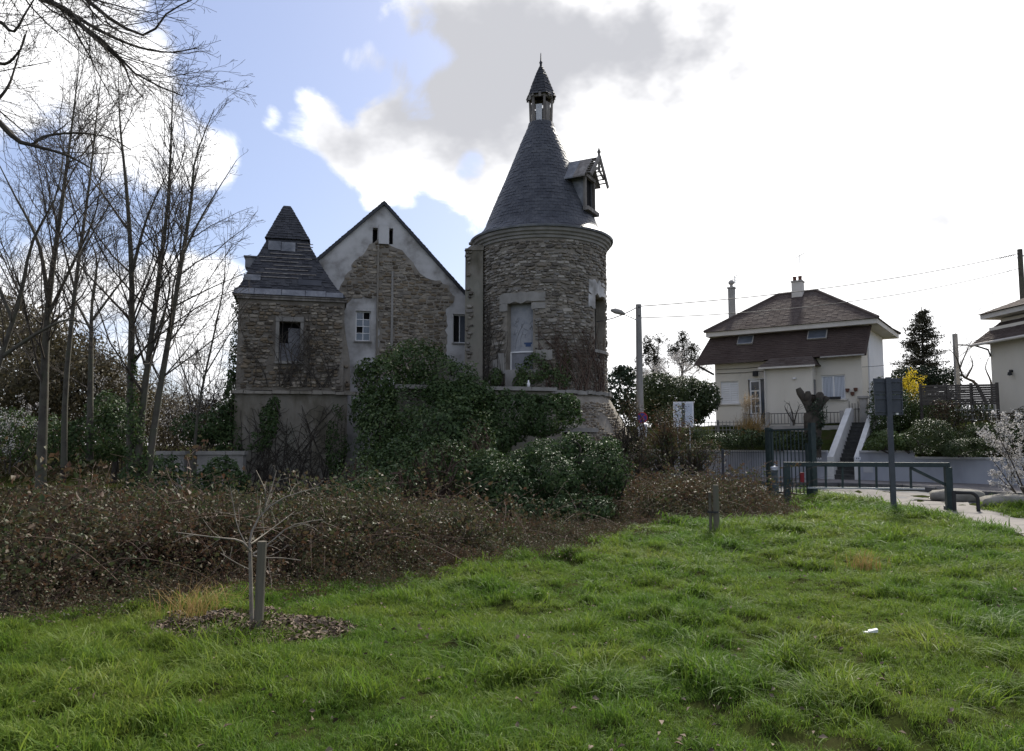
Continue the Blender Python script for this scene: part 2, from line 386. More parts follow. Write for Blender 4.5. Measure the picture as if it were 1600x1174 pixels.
def smooth_path(ctrl, n):
    ctrl = np.asarray(ctrl, float); k = len(ctrl); t = np.linspace(0, k-1, n); out = []
    for x in t:
        i = min(int(x), k-2); f = x-i
        p0 = ctrl[max(i-1, 0)]; p1 = ctrl[i]; p2 = ctrl[i+1]; p3 = ctrl[min(i+2, k-1)]
        out.append(.5*((2*p1)+(-p0+p2)*f+(2*p0-5*p1+4*p2-p3)*f*f+(-p0+3*p1-3*p2+p3)*f**3))
    return np.array(out)

def in_poly(x, y, poly):
    x = np.asarray(x, float); y = np.asarray(y, float); c = np.zeros(x.shape, bool); n = len(poly)
    for i in range(n):
        x1, y1 = poly[i]; x2, y2 = poly[(i+1) % n]
        if y1 == y2: continue
        c ^= ((y1 > y) != (y2 > y)) & (x < (x2-x1)*(y-y1)/(y2-y1)+x1)
    return c

def scatter(name, pts, rot, scl, variants, m, **k):
    """one stuff object: small clump meshes instanced on points"""
    c = bpy.data.collections.new(name+'_clumps')
    for i, me in enumerate(variants):
        ob = bpy.data.objects.new('%s_clump_%02d' % (name, i), me); c.objects.link(ob)
        if not me.materials:
            for x in (m if isinstance(m, (list, tuple)) else [m]): me.materials.append(MATS[x])
    me = bpy.data.meshes.new(name); me.vertices.add(len(pts)); me.vertices.foreach_set('co', np.asarray(pts, np.float32).ravel())
    a = me.attributes.new('rot', 'FLOAT_VECTOR', 'POINT'); a.data.foreach_set('vector', np.asarray(rot, np.float32).ravel())
    a = me.attributes.new('scl', 'FLOAT_VECTOR', 'POINT'); a.data.foreach_set('vector', np.asarray(scl, np.float32).ravel())
    a = me.attributes.new('idx', 'INT', 'POINT'); a.data.foreach_set('value', RNG.integers(0, len(variants), len(pts)).astype(np.int32))
    o = bpy.data.objects.new(name, me); COL.objects.link(o)
    g = bpy.data.node_groups.new(name+'_nodes', 'GeometryNodeTree'); g.interface.new_socket('Geometry', in_out='INPUT', socket_type='NodeSocketGeometry'); g.interface.new_socket('Geometry', in_out='OUTPUT', socket_type='NodeSocketGeometry')
    N = g.nodes; L = g.links; gi = N.new('NodeGroupInput'); go = N.new('NodeGroupOutput'); ip = N.new('GeometryNodeInstanceOnPoints'); ci = N.new('GeometryNodeCollectionInfo')
    ci.inputs['Collection'].default_value = c; ci.inputs['Separate Children'].default_value = True; ci.inputs['Reset Children'].default_value = True
    ip.inputs['Pick Instance'].default_value = True
    def na(nm, t):
        q = N.new('GeometryNodeInputNamedAttribute'); q.data_type = t; q.inputs['Name'].default_value = nm; return q.outputs['Attribute']
    L.new(gi.outputs[0], ip.inputs['Points']); L.new(ci.outputs[0], ip.inputs['Instance']); L.new(na('idx', 'INT'), ip.inputs['Instance Index'])
    L.new(na('rot', 'FLOAT_VECTOR'), ip.inputs['Rotation']); L.new(na('scl', 'FLOAT_VECTOR'), ip.inputs['Scale']); L.new(ip.outputs[0], go.inputs[0])
    md = o.modifiers.new('scatter', 'NODES'); md.node_group = g
    return tag(o, **k)

class Fr:                                    # a plan frame: u to the right, v into depth
    def __init__(s, ox, oy, deg):
        s.o = (ox, oy); s.deg = deg; a = R(deg); s.u = (math.cos(a), math.sin(a)); s.v = (-math.sin(a), math.cos(a))
    def uz(s, x, y, v):
        d = ray(x, y); bx = s.o[0]+s.v[0]*v; by = s.o[1]+s.v[1]*v
        t = (-s.u[0]*by+s.u[1]*bx)/(-s.u[0]*d[1]+s.u[1]*d[0])
        return (t*d[0]-bx)*s.u[0]+(t*d[1]-by)*s.u[1], CAM_H+t*d[2]
    def w(s, u, v, z=0): return Vector((s.o[0]+s.u[0]*u+s.v[0]*v, s.o[1]+s.u[1]*u+s.v[1]*v, z))
    def loc(s, x, y): dx = x-s.o[0]; dy = y-s.o[1]; return dx*s.u[0]+dy*s.u[1], dx*s.v[0]+dy*s.v[1]
    def empty(s, name, **k): return empty(name, (s.o[0], s.o[1], 0), R(s.deg), **k)

def slates_on(mb, A, B, C, D, rows, w, lift=.02, rng=random, miss=0.0, jit=.012, over=.25):
    A, B, C, D = map(Vector, (A, B, C, D)); nrm = (B-A).cross(D-A)
    if nrm.length < 1e-6: nrm = (C-A).cross(D-A)
    nrm.normalize()
    for i in range(rows):
        t0 = i/rows; t1 = min(1.0, (i+1+over)/rows)
        L0 = A.lerp(D, t0); R0 = B.lerp(C, t0); L1 = A.lerp(D, t1); R1 = B.lerp(C, t1)
        n = max(1, round((R0-L0).length/w)); off = .5/n if i % 2 else 0
        for j in range(-1 if off else 0, n):
            a = max(0, j/n+off)+.02/n; b = min(1, (j+1)/n+off)-.02/n
            if b-a < .15/n or rng.random() < miss: continue
            k = lift*rng.uniform(.6, 1.3); dz = (D-A).normalized()*rng.uniform(-jit, jit)
            p = [L0.lerp(R0, a)+nrm*k+dz, L0.lerp(R0, b)+nrm*k*rng.uniform(.85, 1.15)+dz, L1.lerp(R1, b)+nrm*.004, L1.lerp(R1, a)+nrm*.004, L0.lerp(R0, a)-nrm*.003, L0.lerp(R0, b)-nrm*.003]
            mb.add(p, [(0, 1, 2, 3), (4, 5, 1, 0), (4, 0, 3), (1, 5, 2)])

def make_stone_meshes(n, m):
    out = []
    for i in range(n):
        g = random.Random(50+i); ring = []
        for (x, z) in ((-.5, -.32), (-.36, -.5), (.34, -.5), (.5, -.3), (.5, .3), (.34, .5), (-.35, .5), (-.5, .33)):
            ring.append((x*g.uniform(.84, 1.0), z*g.uniform(.8, 1.0)))
        v = [(x, .2, z) for x, z in ring]+[(x*.98, -.45, z*.97) for x, z in ring]+[(x*.74+g.uniform(-.05, .05), -1+g.uniform(-.15, .1), z*.68+g.uniform(-.05, .05)) for x, z in ring]
        f = []
        for k in range(2):
            for j in range(8): f.append((k*8+j, k*8+(j+1) % 8, k*8+8+(j+1) % 8, k*8+8+j))
        f.append(tuple(range(16, 24)))
        me = bpy.data.meshes.new('stone'); me.from_pydata(v, [], f); me.materials.append(MATS[m]); out.append(me)
    return out
STONES = {k: make_stone_meshes(10, k) for k in ('stone', 'stone_grey')}

def rubble(place, u0, u1, z0, z1, ok, m, parent, seed, hr=(.10, .19), wr=(1.3, 3.2), depth=(.05, .10), most=280, vis=None):
    """lay irregular courses; place(u,z) -> (position, rotation z). The largest become stone objects, the rest one mesh."""
    g = random.Random(seed); lst = []; z = z0; row = 0
    while z < z1:
        h = g.uniform(*hr); u = u0-g.uniform(0, .3)
        while u < u1:
            hh = h*g.uniform(.65, 1.2); w = hh*g.uniform(*wr)*(1.5 if g.random() < .08 else 1); zc = z+h/2+.03*math.sin(u*1.1+seed+row*.2)+.02*math.sin(u*5.3+row*1.1)+g.uniform(-.02, .02); uc = u+w/2
            if ok(uc, zc, w, hh) and g.random() > .05:
                lst.append((uc, zc, w*.93, hh*.88, g.uniform(*depth), g.gauss(0, .12)))
            u += w
        z += h*.96; row += 1
    order = sorted(lst, key=lambda q: -(q[2]*q[3])*(1.0 if vis is None else vis(q[0], q[1])))
    V = []; F = []; base = 0; ms = STONES[m]; co = [np.array([x.co[:] for x in me.vertices]) for me in ms]; fa = [[tuple(p.vertices) for p in me.polygons] for me in ms]
    for i, (uc, zc, w, hh, d, tilt) in enumerate(order):
        p, rz = place(uc, zc); k = g.randrange(len(ms))
        M = Matrix.Translation(p) @ Matrix.Rotation(rz, 4, 'Z') @ Matrix.Rotation(tilt, 4, 'Y') @ Matrix.Diagonal((w, d, hh, 1))
        if i < most:
            o = bpy.data.objects.new('stone', ms[k]); COL.objects.link(o); o.parent = parent; o.matrix_local = M
        else:
            A = np.array(M); V.append(co[k]@A[:3, :3].T+A[:3, 3]); F.extend([tuple(q+base for q in f) for f in fa[k]]); base += len(co[k])
    if V:
        me = bpy.data.meshes.new('small_stones'); me.from_pydata(np.concatenate(V).tolist(), [], F)
        link_mesh('small_stones', me, m, parent, kind='stuff')
    return len(lst)
# ------------------------------------------------------------------ terrain
WF = Fr(7.77, 33.3, -34.8)          # the retaining wall along the street
def gz(x, y):
    x = np.asarray(x, float); y = np.asarray(y, float); p = np.stack([x, y], -1)
    b = .035*wob(p, .9, 1)+.05*wob(p, .35, 2)+.10*np.clip(wob(p, 2.6, 3)-.35, 0, .8)
    near = np.clip(1-np.maximum(np.abs(y-12)-14, 0)/6, 0, 1)
    mound = .20*np.exp(-(((x-7.6)/1.5)**2+((y-19.5)/2.4)**2))+.10*np.exp(-(((x-6)/2.0)**2+((y-12)/3.0)**2))
    path = np.clip(1-np.abs(x-(10.4-.10*np.abs(y-19)))/1.3, 0, 1)
    ramp = np.clip((y-25)*.028, 0, .35)
    return b*near*(1-path)+mound*(1-path)+ramp
xs = np.concatenate([[-900, -300, -120, -60], np.arange(-30, -12, .5), np.arange(-12, 12, .2), np.arange(12, 30.1, .5), [60, 120, 300, 900]]); ys = np.concatenate([[-300, -60, -15], np.arange(-5, 2, .5), np.arange(2, 20, .2), np.arange(20, 50.1, .5), [70, 120, 300, 1200]])
def sheet(name, gx, gy, dz, m, keep=None, tf=None, **k):
    X, Y = np.meshgrid(gx, gy)
    if tf is not None: X, Y = tf(X, Y)
    V = np.stack([X, Y, gz(X, Y)+dz], -1).reshape(-1, 3); nx = len(gx); ny = len(gy)
    i = np.arange(nx*ny).reshape(ny, nx); F = np.stack([i[:-1, :-1], i[:-1, 1:], i[1:, 1:], i[1:, :-1]], -1).reshape(-1, 4)
    return link_mesh(name, np_mesh(name, V, F, True), m, None, kind='structure', **k)
sheet('ground', xs, ys, 0, 'ground_earth', label='earthy ground under grass and brambles')
def wtf(U, V): return WF.o[0]+WF.u[0]*U+WF.v[0]*V, WF.o[1]+WF.u[1]*U+WF.v[1]*V
sheet('street', np.arange(.5, 26, .5), np.arange(-6.6, -2.69, .5), .008, 'street', tf=wtf, label='grey asphalt street below the retaining wall')
# path from the street past the barrier towards the camera
pl = np.array([(10.0, 27.0), (10.0, 25.2), (9.95, 22.4), (9.72, 18.6), (9.32, 15.9), (8.6, 13.2), (7.7, 10.5), (6.7, 8), (5.6, 5)])
pr = np.array([(14.0, 25.0), (13.0, 23.0), (12.2, 21.0), (11.5, 18.6), (10.95, 16.2), (10.6, 13.5), (9.9, 10.5), (9.0, 8), (8.0, 5)])
PL = smooth_path(pl, 60); PR = smooth_path(pr, 60)
t = np.linspace(0, 1, 9)[None, :, None]; Q = PL[:, None]*(1-t)+PR[:, None]*t
edge = wob(Q[:, :, :], 3.0, 9)*.10; Q[:, 0, 0] += edge[:, 0]; Q[:, -1, 0] += edge[:, -1]
V = np.concatenate([Q, (gz(Q[..., 0], Q[..., 1])+.014)[..., None]], -1).reshape(-1, 3); i = np.arange(60*9).reshape(60, 9)
link_mesh('path', np_mesh('path', V, np.stack([i[:-1, :-1], i[:-1, 1:], i[1:, 1:], i[1:, :-1]], -1).reshape(-1, 4), True), 'asphalt', None, kind='structure', label='pale worn asphalt path curving past the barrier')
# raised pavement with kerb in front of the wall
mb = MB()
for a in np.arange(.5, 25.5, 1.0):
    q = [WF.w(a, -2.55), WF.w(a+1, -2.55), WF.w(a+1, .1), WF.w(a, .1)]
    mb.hexa([(p.x, p.y, float(gz(p.x, p.y))-.2) for p in q], [(p.x, p.y, float(gz(p.x, p.y))+.10) for p in q])
mb.build('pavement', 'pavement', None, kind='structure', label='raised pavement strip at the foot of the grey wall')
kr = tag(empty('kerb'), kind='structure', label='row of dark kerb stones along the pavement')
for a in np.arange(.5, 25.5, 1.0):
    q = [WF.w(a+.01, -2.72), WF.w(a+.99, -2.72), WF.w(a+.99, -2.56), WF.w(a+.01, -2.56)]
    MB().hexa([(p.x, p.y, float(gz(p.x, p.y))-.2) for p in q], [(p.x, p.y, float(gz(p.x, p.y))+.125) for p in q]).build('kerb_stone', 'kerb', kr)

# ------------------------------------------------------------------ outlines of meadow and thicket
EDGE = [(-14, 5.4), (-9, 6.2), (-4.59, 7.06), (-4.02, 7.59), (-3.61, 8.21), (-3.28, 8.56), (-2.71, 8.75), (-2.14, 9.36), (-1.53, 9.36), (-.82, 10.07), (-.17, 10.61), (.55, 11.2), (1.35, 12.63),
        (2.53, 15.0), (3.79, 15.38), (5.06, 15.38), (6.18, 16.27), (7.0, 19.0), (8.2, 22.2)]
MEADOW = EDGE+[(8.9, 25.0), (9.9, 25.6), (9.9, 22.4), (9.62, 18.6), (9.22, 15.9), (8.5, 13.2), (7.6, 10.5), (6.6, 8), (5.5, 5), (4.5, 1.6), (-14, 1.6)]
VERGE = [(11.6, 18.9), (11.05, 16.2), (10.7, 13.5), (10.0, 10.5), (14, 10.5), (20, 16), (20, 20.2), (14.5, 22.5)]
THICKET = EDGE+[(8.3, 24.0), (7.0, 26), (4.4, 26), (1, 25), (-5, 24.5), (-9.5, 25), (-24, 27), (-26, 12), (-20, 6.0)]
E2 = np.array(EDGE)
def edge_dist(x, y):
    p = np.stack([x, y], -1)[..., None, :]; a = E2[:-1]; b = E2[1:]; ab = b-a
    t = np.clip(((p-a)*ab).sum(-1)/(ab**2).sum(-1), 0, 1); q = a+t[..., None]*ab
    return np.linalg.norm(p-q, axis=-1).min(-1)
def thicket_h(x, y):
    d = edge_dist(x, y); p = np.stack([x, y], -1)
    h = .76+.26*wob(p, .9, 4)+.26*wob(p, 2.4, 5)
    h = h*np.where(x < -1.5, 1.22, 1.0)*np.where((x > 2) & (x < 8), 1.02, 1.0)
    # the ground falls away towards the old moat, so the thicket sinks with distance
    yt = np.interp(x/np.maximum(y, 1), [-.7, -.45, -.3, -.1, .03, .12, .18, .4], [92, 96, 102, 98, 112, 92, 66, 62])
    lim = CAM_H-yt/FPX*y+.15*wob(p, 1.3, 6)+.13*wob(p, 3.2, 16)
    h = np.minimum(h, np.maximum(lim, .06+.05*wob(p, 2, 7)))
    taper = np.clip((8.6-x)/2.6, 0, 1)**.6
    return h*np.clip((d+.12*wob(p, 3.0, 17))/1.7, 0, 1)**.7*np.where(x > 5.5, np.maximum(taper, .35), 1)

# soft earth-and-stem bank inside the thicket
gx = np.arange(-24, 8.6, .35); gy = np.arange(5, 26.2, .35); X, Y = np.meshgrid(gx, gy); ins = in_poly(X, Y, THICKET)
H = np.where(ins, np.maximum(thicket_h(X, Y)-.34, -.1), -.3)+gz(X, Y); nx = len(gx); i = np.arange(X.size).reshape(X.shape)
F = np.stack([i[:-1, :-1], i[:-1, 1:], i[1:, 1:], i[1:, :-1]], -1).reshape(-1, 4); kp = ins.ravel()[F].any(1)
link_mesh('thicket_bank', np_mesh('thicket_bank', np.stack([X, Y, H], -1).reshape(-1, 3), F[kp], True), 'soil', None, kind='structure', label='dark earth bank under the brambles')
# ------------------------------------------------------------------ ruined manor: square turret
BF = Fr(-9.38, 26.0, 14)
tur = BF.empty('square_turret', label='square rubble-stone turret with a steep patched slate roof, left of the gable', cat='turret')
U1 = 3.56; D1 = 3.4
mb = MB(); mb.wall(0, U1, 3.46, 6.62, [(1.37, 2.07, 4.48, 5.84)], 0, .35)
for a, b in (((0, 0), (0, D1)), ((0, D1), (U1, D1)), ((U1, D1), (U1, 0))):
    mb.add([(*a, 3.46), (*b, 3.46), (*b, 6.62), (*a, 6.62)], [(0, 1, 2, 3)])
mb.build('upper_wall', 'mortar_dark', tur)
def tok(u, z, w, h):
    if u-w/2 < .02 or u+w/2 > U1-.02 or z-h/2 < 3.5 or z+h/2 > 6.52: return False
    if 1.22 < u+w/2 and u-w/2 < 2.22 and 4.36 < z+h/2 and z-h/2 < 6.02: return False
    return True
rubble(lambda u, z: (Vector((u, 0, z)), 0), 0, U1, 3.5, 6.55, tok, 'stone', tur, 3, hr=(.075, .15), wr=(1.0, 2.7), depth=(.03, .065), most=270)
# leaning broken masonry at the inner corner
mb = MB(); mb.prism_y([(U1-.02, 3.46), (3.82, 3.46), (3.78, 4.6), (3.62, 5.5), (U1-.02, 6.1)], .15, 1.4); mb.build('corner_masonry', 'mortar', tur)
rubble(lambda u, z: (Vector((u, .15, z)), 0), U1, 3.85, 3.5, 5.9, lambda u, z, w, h: u-w/2 > U1-.02 and u+w/2 < 3.84-(z-3.5)*.09, 'stone', tur, 31, wr=(1.1, 1.8), most=20)
mb = MB(); mb.wall(-.02, 3.72, -.4, 3.34, [], -.04)
mb.add([(-.02, -.04, -.4), (-.02, D1, -.4), (-.02, D1, 3.34), (-.02, -.04, 3.34)], [(0, 1, 2, 3)]); mb.add([(3.72, -.04, -.4), (3.72, D1, -.4), (3.72, D1, 3.34), (3.72, -.04, 3.34)], [(3, 2, 1, 0)])
mb.build('lower_wall', 'plaster_stained', tur)
g = random.Random(4); u = -.12
while u < 3.9:                      # crumbling string course
    w = g.uniform(.3, .62); z = 3.335+g.uniform(-.012, .012); pr = g.uniform(.12, .2)
    q0 = [(u+.008, -pr, z), (u+w-.008, -pr+g.uniform(-.02, .02), z), (u+w-.008, .2, z), (u+.008, .2, z)]
    q1 = [(a+g.uniform(-.01, .01), b+(.05 if b < 0 else 0), z+g.uniform(.09, .14)) for a, b, c in q0]
    MB().hexa(q0, q1).build('ledge_stone', 'plaster_stained', tur); u += w
# window: stone surround, dark opening, grey board
wd = MB(); wd.box(1.35, 2.09, .34, .4, 4.46, 5.86); wd = wd.build('window', 'dark_interior', tur)
MB().box(1.66, 2.06, .24, .28, 4.5, 5.66).build('board', 'grey_board', wd)
MB().box(1.38, 2.06, .22, .27, 4.49, 5.12).build('board', 'grey_board', wd)
MB().box(1.24, 2.2, -.05, .02, 5.86, 6.02).build('lintel', 'plaster_grey', wd)
MB().box(1.25, 1.365, -.03, .02, 4.5, 5.855).build('jamb', 'plaster_grey', wd); MB().box(2.075, 2.19, -.03, .02, 4.5, 5.855).build('jamb', 'plaster_grey', wd)
MB().box(1.24, 2.2, -.09, .1, 4.38, 4.475).build('sill', 'plaster_grey', wd)
# cornice
mb = MB(); mb.box(-.06, U1+.06, -.08, D1+.06, 6.6, 6.68); mb.box(-.10, U1+.09, -.12, D1+.1, 6.685, 6.76); mb.build('cornice', 'weathered_wood', tur)
# roof: bell-cast pyramid, upper cap in sound slate, lower part stripped and patched
sec = [(6.74, 1.90, 1.70), (6.93, 1.76, 1.68), (7.13, 1.61, 1.65), (7.43, 1.46, 1.61), (8.05, 1.14, 1.56), (8.74, .81, 1.53), (9.12, .66, 1.52)]
cap = [(9.04, .77, 1.52), (10.45, .12, 1.44)]
def roof_band(mb, s0, s1, rows, w, miss=0, inset=0, slate=True):
    (z0, h0, c0), (z1, h1, c1) = s0, s1; cv = 1.72
    b = [(c0-h0, cv-h0*.98, z0), (c0+h0, cv-h0*.98, z0), (c0+h0, cv+h0*.98, z0), (c0-h0, cv+h0*.98, z0)]
    t = [(c1-h1, cv-h1*.98, z1), (c1+h1, cv-h1*.98, z1), (c1+h1, cv+h1*.98, z1), (c1-h1, cv+h1*.98, z1)]
    if not slate: mb.add(b+t, [(i, (i+1) % 4, 4+(i+1) % 4, 4+i) for i in range(4)]); return
    for i in range(4): slates_on(mb, b[i], b[(i+1) % 4], t[(i+1) % 4], t[i], rows, w, .022, random, miss, .02)
mb = MB()
for a, b in zip(sec, sec[1:]): roof_band(mb, a, b, 0, 0, slate=False)
roof = mb.build('roof', 'slate_worn', tur)
mb = MB()
for a, b in zip(sec, sec[1:]): roof_band(mb, a, b, max(2, round((b[0]-a[0])/.11)), .2, .22)
mb.build('worn_slates', 'slate_worn', roof, kind='stuff')
mb = MB(); roof_band(mb, *cap, 0, 0, slate=False); z, h, c = cap[1]
mb.add([(c-h, 1.72-h, z), (c+h, 1.72-h, z), (c+h, 1.72+h, z), (c-h, 1.72+h, z)], [(0, 1, 2, 3)]); capo = mb.build('roof_cap', 'slate_dark', tur)
mb = MB(); roof_band(mb, *cap, 14, .16, .02); mb.build('cap_slates', 'slate_dark', capo, kind='stuff')
def on_roof(u, z, out=.035):
    for (z0, h0, c0), (z1, h1, c1) in zip(sec, sec[1:]):
        if z0 <= z <= z1: k = (z-z0)/(z1-z0); return Vector((u, 1.72-(h0+(h1-h0)*k)*.98-out, z))
def patch(name, m, u0, u1, z0, z1, par):
    zs = [z0]+[s[0] for s in sec if z0 < s[0] < z1]+[z1]; mb = MB()
    for a, b in zip(zs, zs[1:]):
        p = [on_roof(u0, a), on_roof(u1, a), on_roof(u1, b), on_roof(u0, b)]; q = [x+Vector((0, .03, 0)) for x in p]
        mb.hexa([p[0], p[1], q[1], q[0]], [p[3], p[2], q[2], q[3]])
    return mb.build(name, m, par)
patch('zinc_sheet', 'zinc', .86, 1.30, 8.56, 8.93, roof); patch('zinc_sheet', 'zinc', 1.32, 1.80, 8.54, 8.91, roof)
patch('zinc_sheet', 'zinc', .12, .68, 7.3, 7.52, roof); patch('zinc_sheet', 'slate', 1.95, 2.75, 7.2, 7.42, roof)
for a, b in ((-.15, .5), (.52, 1.4), (1.42, 2.2), (2.22, 2.9), (2.92, 3.5)):
    patch('eave_flashing', 'zinc', a, b, 6.75, 6.75+random.uniform(.16, .26), roof)
for zz in np.arange(7.45, 8.5, .16): patch('batten', 'weathered_wood', .5+random.uniform(0, .6), 1.9+random.uniform(-.3, .7), zz, zz+.028, roof)
for zz in (8.60, 8.74, 8.86): patch('batten', 'weathered_wood', 1.86, 2.42, zz, zz+.03, roof)
mb = MB(); mb.box(.05, .95, 1.3, 1.9, 7.98, 8.36); mb.box(.0, .9, 1.24, 1.95, 8.365, 8.41); mb.prism_y([(.22, 7.6), (.9, 7.6), (.9, 7.98), (.08, 7.98)], 1.35, 1.85)
mb.build('dormer_stub', 'zinc', tur)

# ------------------------------------------------------------------ ruined manor: gabled wing
gab = BF.empty('gabled_wing', label='tall gabled stone wing with flaking plaster between the turret and round tower', cat='house')
GV = 1.5; GU0, GU1 = .75, 9.3; APX = (5.0, 10.72); ZL = APX[1]-(APX[0]-GU0)*.97; ZR = APX[1]-(GU1-APX[0])*1.06
def guz(x, y): return BF.uz(x, y, GV)
wl = (*[guz(556, 485)[0], guz(579, 533)[0]], guz(567, 533)[1], guz(567, 486)[1]); wr = (guz(708, 490)[0], guz(730, 490)[0], guz(715, 536)[1], guz(715, 491)[1])
sl1 = (guz(582, 380)[0], guz(590, 380)[0], guz(586, 381)[1], guz(586, 356)[1]); sl2 = (guz(608, 380)[0], guz(614, 380)[0], guz(611, 382)[1], guz(611, 357)[1])
mb = MB(); GH = [wl, wr, sl1, sl2]
def rake(u): return APX[1]-(APX[0]-u)*.97 if u < APX[0] else APX[1]-(u-APX[0])*1.06
us = sorted({GU0, GU1, APX[0], *[h[0] for h in GH], *[h[1] for h in GH]})
for a, b in zip(us, us[1:]):
    m_ = (a+b)/2; zlo = -.3
    for h in sorted([h for h in GH if h[0]-1e-6 < m_ < h[1]+1e-6], key=lambda h: h[2]):
        mb.add([(a, GV, zlo), (b, GV, zlo), (b, GV, h[2]), (a, GV, h[2])], [(0, 1, 2, 3)]); zlo = h[3]
    mb.add([(a, GV, zlo), (b, GV, zlo), (b, GV, rake(b)), (a, GV, rake(a))], [(0, 1, 2, 3)])
for h in GH:
    a, b = h[0], h[1]; mb.add([(a, GV, h[2]), (b, GV, h[2]), (b, GV, h[3]), (a, GV, h[3]), (a, GV+.4, h[2]), (b, GV+.4, h[2]), (b, GV+.4, h[3]), (a, GV+.4, h[3])], [(0, 4, 5, 1), (1, 5, 6, 2), (2, 6, 7, 3), (3, 7, 4, 0)])
GD = GV+9
mb.add([(GU0, GV, -.3), (GU0, GD, -.3), (GU0, GD, ZL), (GU0, GV, ZL)], [(0, 1, 2, 3)]); mb.add([(GU1, GV, -.3), (GU1, GD, -.3), (GU1, GD, ZR), (GU1, GV, ZR)], [(3, 2, 1, 0)])
mb.add([(GU0, GD, -.3), (GU1, GD, -.3), (GU1, GD, ZR), (APX[0], GD, APX[1]), (GU0, GD, ZL)], [(4, 3, 2, 1, 0)])
mb.build('gable_wall', 'plaster', gab)
for h in (sl1, sl2, wl, wr): MB().box(h[0]-.02, h[1]+.02, GV+.39, GV+.43, h[2]-.02, h[3]+.02).build('dark_opening', 'dark_interior', gab)
SP = [guz(*q) for q in [(584, 380), (590, 372), (612, 384), (626, 392), (641, 404), (655, 428), (672, 436), (690, 438), (712, 464), (705, 476), (697, 482), (697, 590), (592, 590), (590, 466), (560, 464), (540, 474), (524, 472), (528, 452), (543, 425), (560, 402)]]
SPx = []; g = random.Random(61)
for (a, b), (a2, b2) in zip(SP, SP[1:]+SP[:1]):
    n_ = max(1, int(math.hypot(a2-a, b2-b)/.16))
    for k in range(n_): SPx.append((a+(a2-a)*k/n_+g.uniform(-.07, .07), b+(b2-b)*k/n_+g.uniform(-.06, .06)))
def gok(u, z, w, h):
    xx = np.array([u-w*.4, u+w*.4, u]); zz = np.array([z, z, z+h*.4])
    return bool(in_poly(xx, zz, SPx).all()) and abs(u-guz(590, 450)[0]) > .04
rubble(lambda u, z: (Vector((u, GV, z)), 0), 3, 9, 4.2, 10, gok, 'stone', gab, 11, hr=(.075, .145), wr=(1.1, 2.9), most=280, depth=(.025, .055))
# mortar bed behind the bare stones
MB().prism_y(SPx, GV-.012, GV-.002).build('mortar_bed', 'mortar', gab)
# the plastered block between the slots, and the old pipes
mb = MB(); mb.box(sl1[1]+.03, sl2[0]-.02, GV-.14, GV+.1, sl1[2]-.02, sl1[3]+.1); mb.build('plaster_block', 'plaster', gab)
u = guz(590, 450)[0]; MB().tube([(u, GV-.07, 3.6), (u, GV-.07, sl1[2]-.05)], .035, 8).build('downpipe', 'mortar', gab)
u = guz(613, 450)[0]; MB().prism_y([(u-.05, guz(613, 545)[1]), (u+.05, guz(613, 545)[1]), (u+.03, guz(613, 425)[1]), (u-.04, guz(613, 425)[1])], GV-.075, GV-.01).build('plaster_strip', 'plaster_grey', gab)
def casement(h, rows, cols, par, v, dark):
    fr = MB(); a, b, c, d = h; fw = .045
    fr.box(a, a+fw, v+.12, v+.17, c, d); fr.box(b-fw, b, v+.12, v+.17, c, d); fr.box(a+fw, b-fw, v+.12, v+.17, c, c+fw); fr.box(a+fw, b-fw, v+.12, v+.17, d-fw, d)
    iw = (b-a-2*fw)/cols; ih = (d-c-2*fw)/rows
    for i in range(1, cols): fr.box(a+fw+i*iw-.014, a+fw+i*iw+.014, v+.125, v+.165, c+fw, d-fw)
    for i in range(1, rows): fr.box(a+fw, b-fw, v+.127, v+.163, c+fw+i*ih-.012, c+fw+i*ih+.012)
    o = fr.build('window', 'white_paint', par)
    for r_ in range(rows):
        for q in range(cols):
            k = (r_, q) in dark
            MB().box(a+fw+q*iw+.003, a+fw+(q+1)*iw-.003, v+(.2 if k else .14), v+(.21 if k else .146), c+fw+r_*ih+.003, c+fw+(r_+1)*ih-.003).build('pane', 'dark_interior' if k else 'glass', o)
    MB().box(a-.05, b+.05, v-.06, v+.12, c-.06, c-.004).build('sill', 'plaster_grey', o)
    return o
casement(wl, 4, 2, gab, GV, {(3, 1), (1, 0)}); casement(wr, 1, 2, gab, GV, {(0, 0)})
# roof slabs with verge
mb = MB(); e = .22
L0 = (GU0-e, ZL-e*.97); R0 = (GU1+e, ZR-e*1.06); T = .10
mb.prism_y([L0, (APX[0], APX[1]), (APX[0], APX[1]+T*1.35), (L0[0], L0[1]+T*1.35)], GV-.10, GD+.2)
mb.prism_y([(APX[0], APX[1]), R0, (R0[0], R0[1]+T*1.4), (APX[0], APX[1]+T*1.35)], GV-.10, GD+.2)
grf = mb.build('roof', 'slate_dark', gab)
mb = MB()
slates_on(mb, (L0[0], GD+.2, L0[1]+T*1.4), (L0[0], GV-.12, L0[1]+T*1.4), (APX[0], GV-.12, APX[1]+T*1.4), (APX[0], GD+.2, APX[1]+T*1.4), 40, .35, .02)
slates_on(mb, (R0[0], GV-.12, R0[1]+T*1.45), (R0[0], GD+.2, R0[1]+T*1.45), (APX[0], GD+.2, APX[1]+T*1.4), (APX[0], GV-.12, APX[1]+T*1.4), 40, .35, .02)
mb.build('slates', 'slate', grf, kind='stuff')

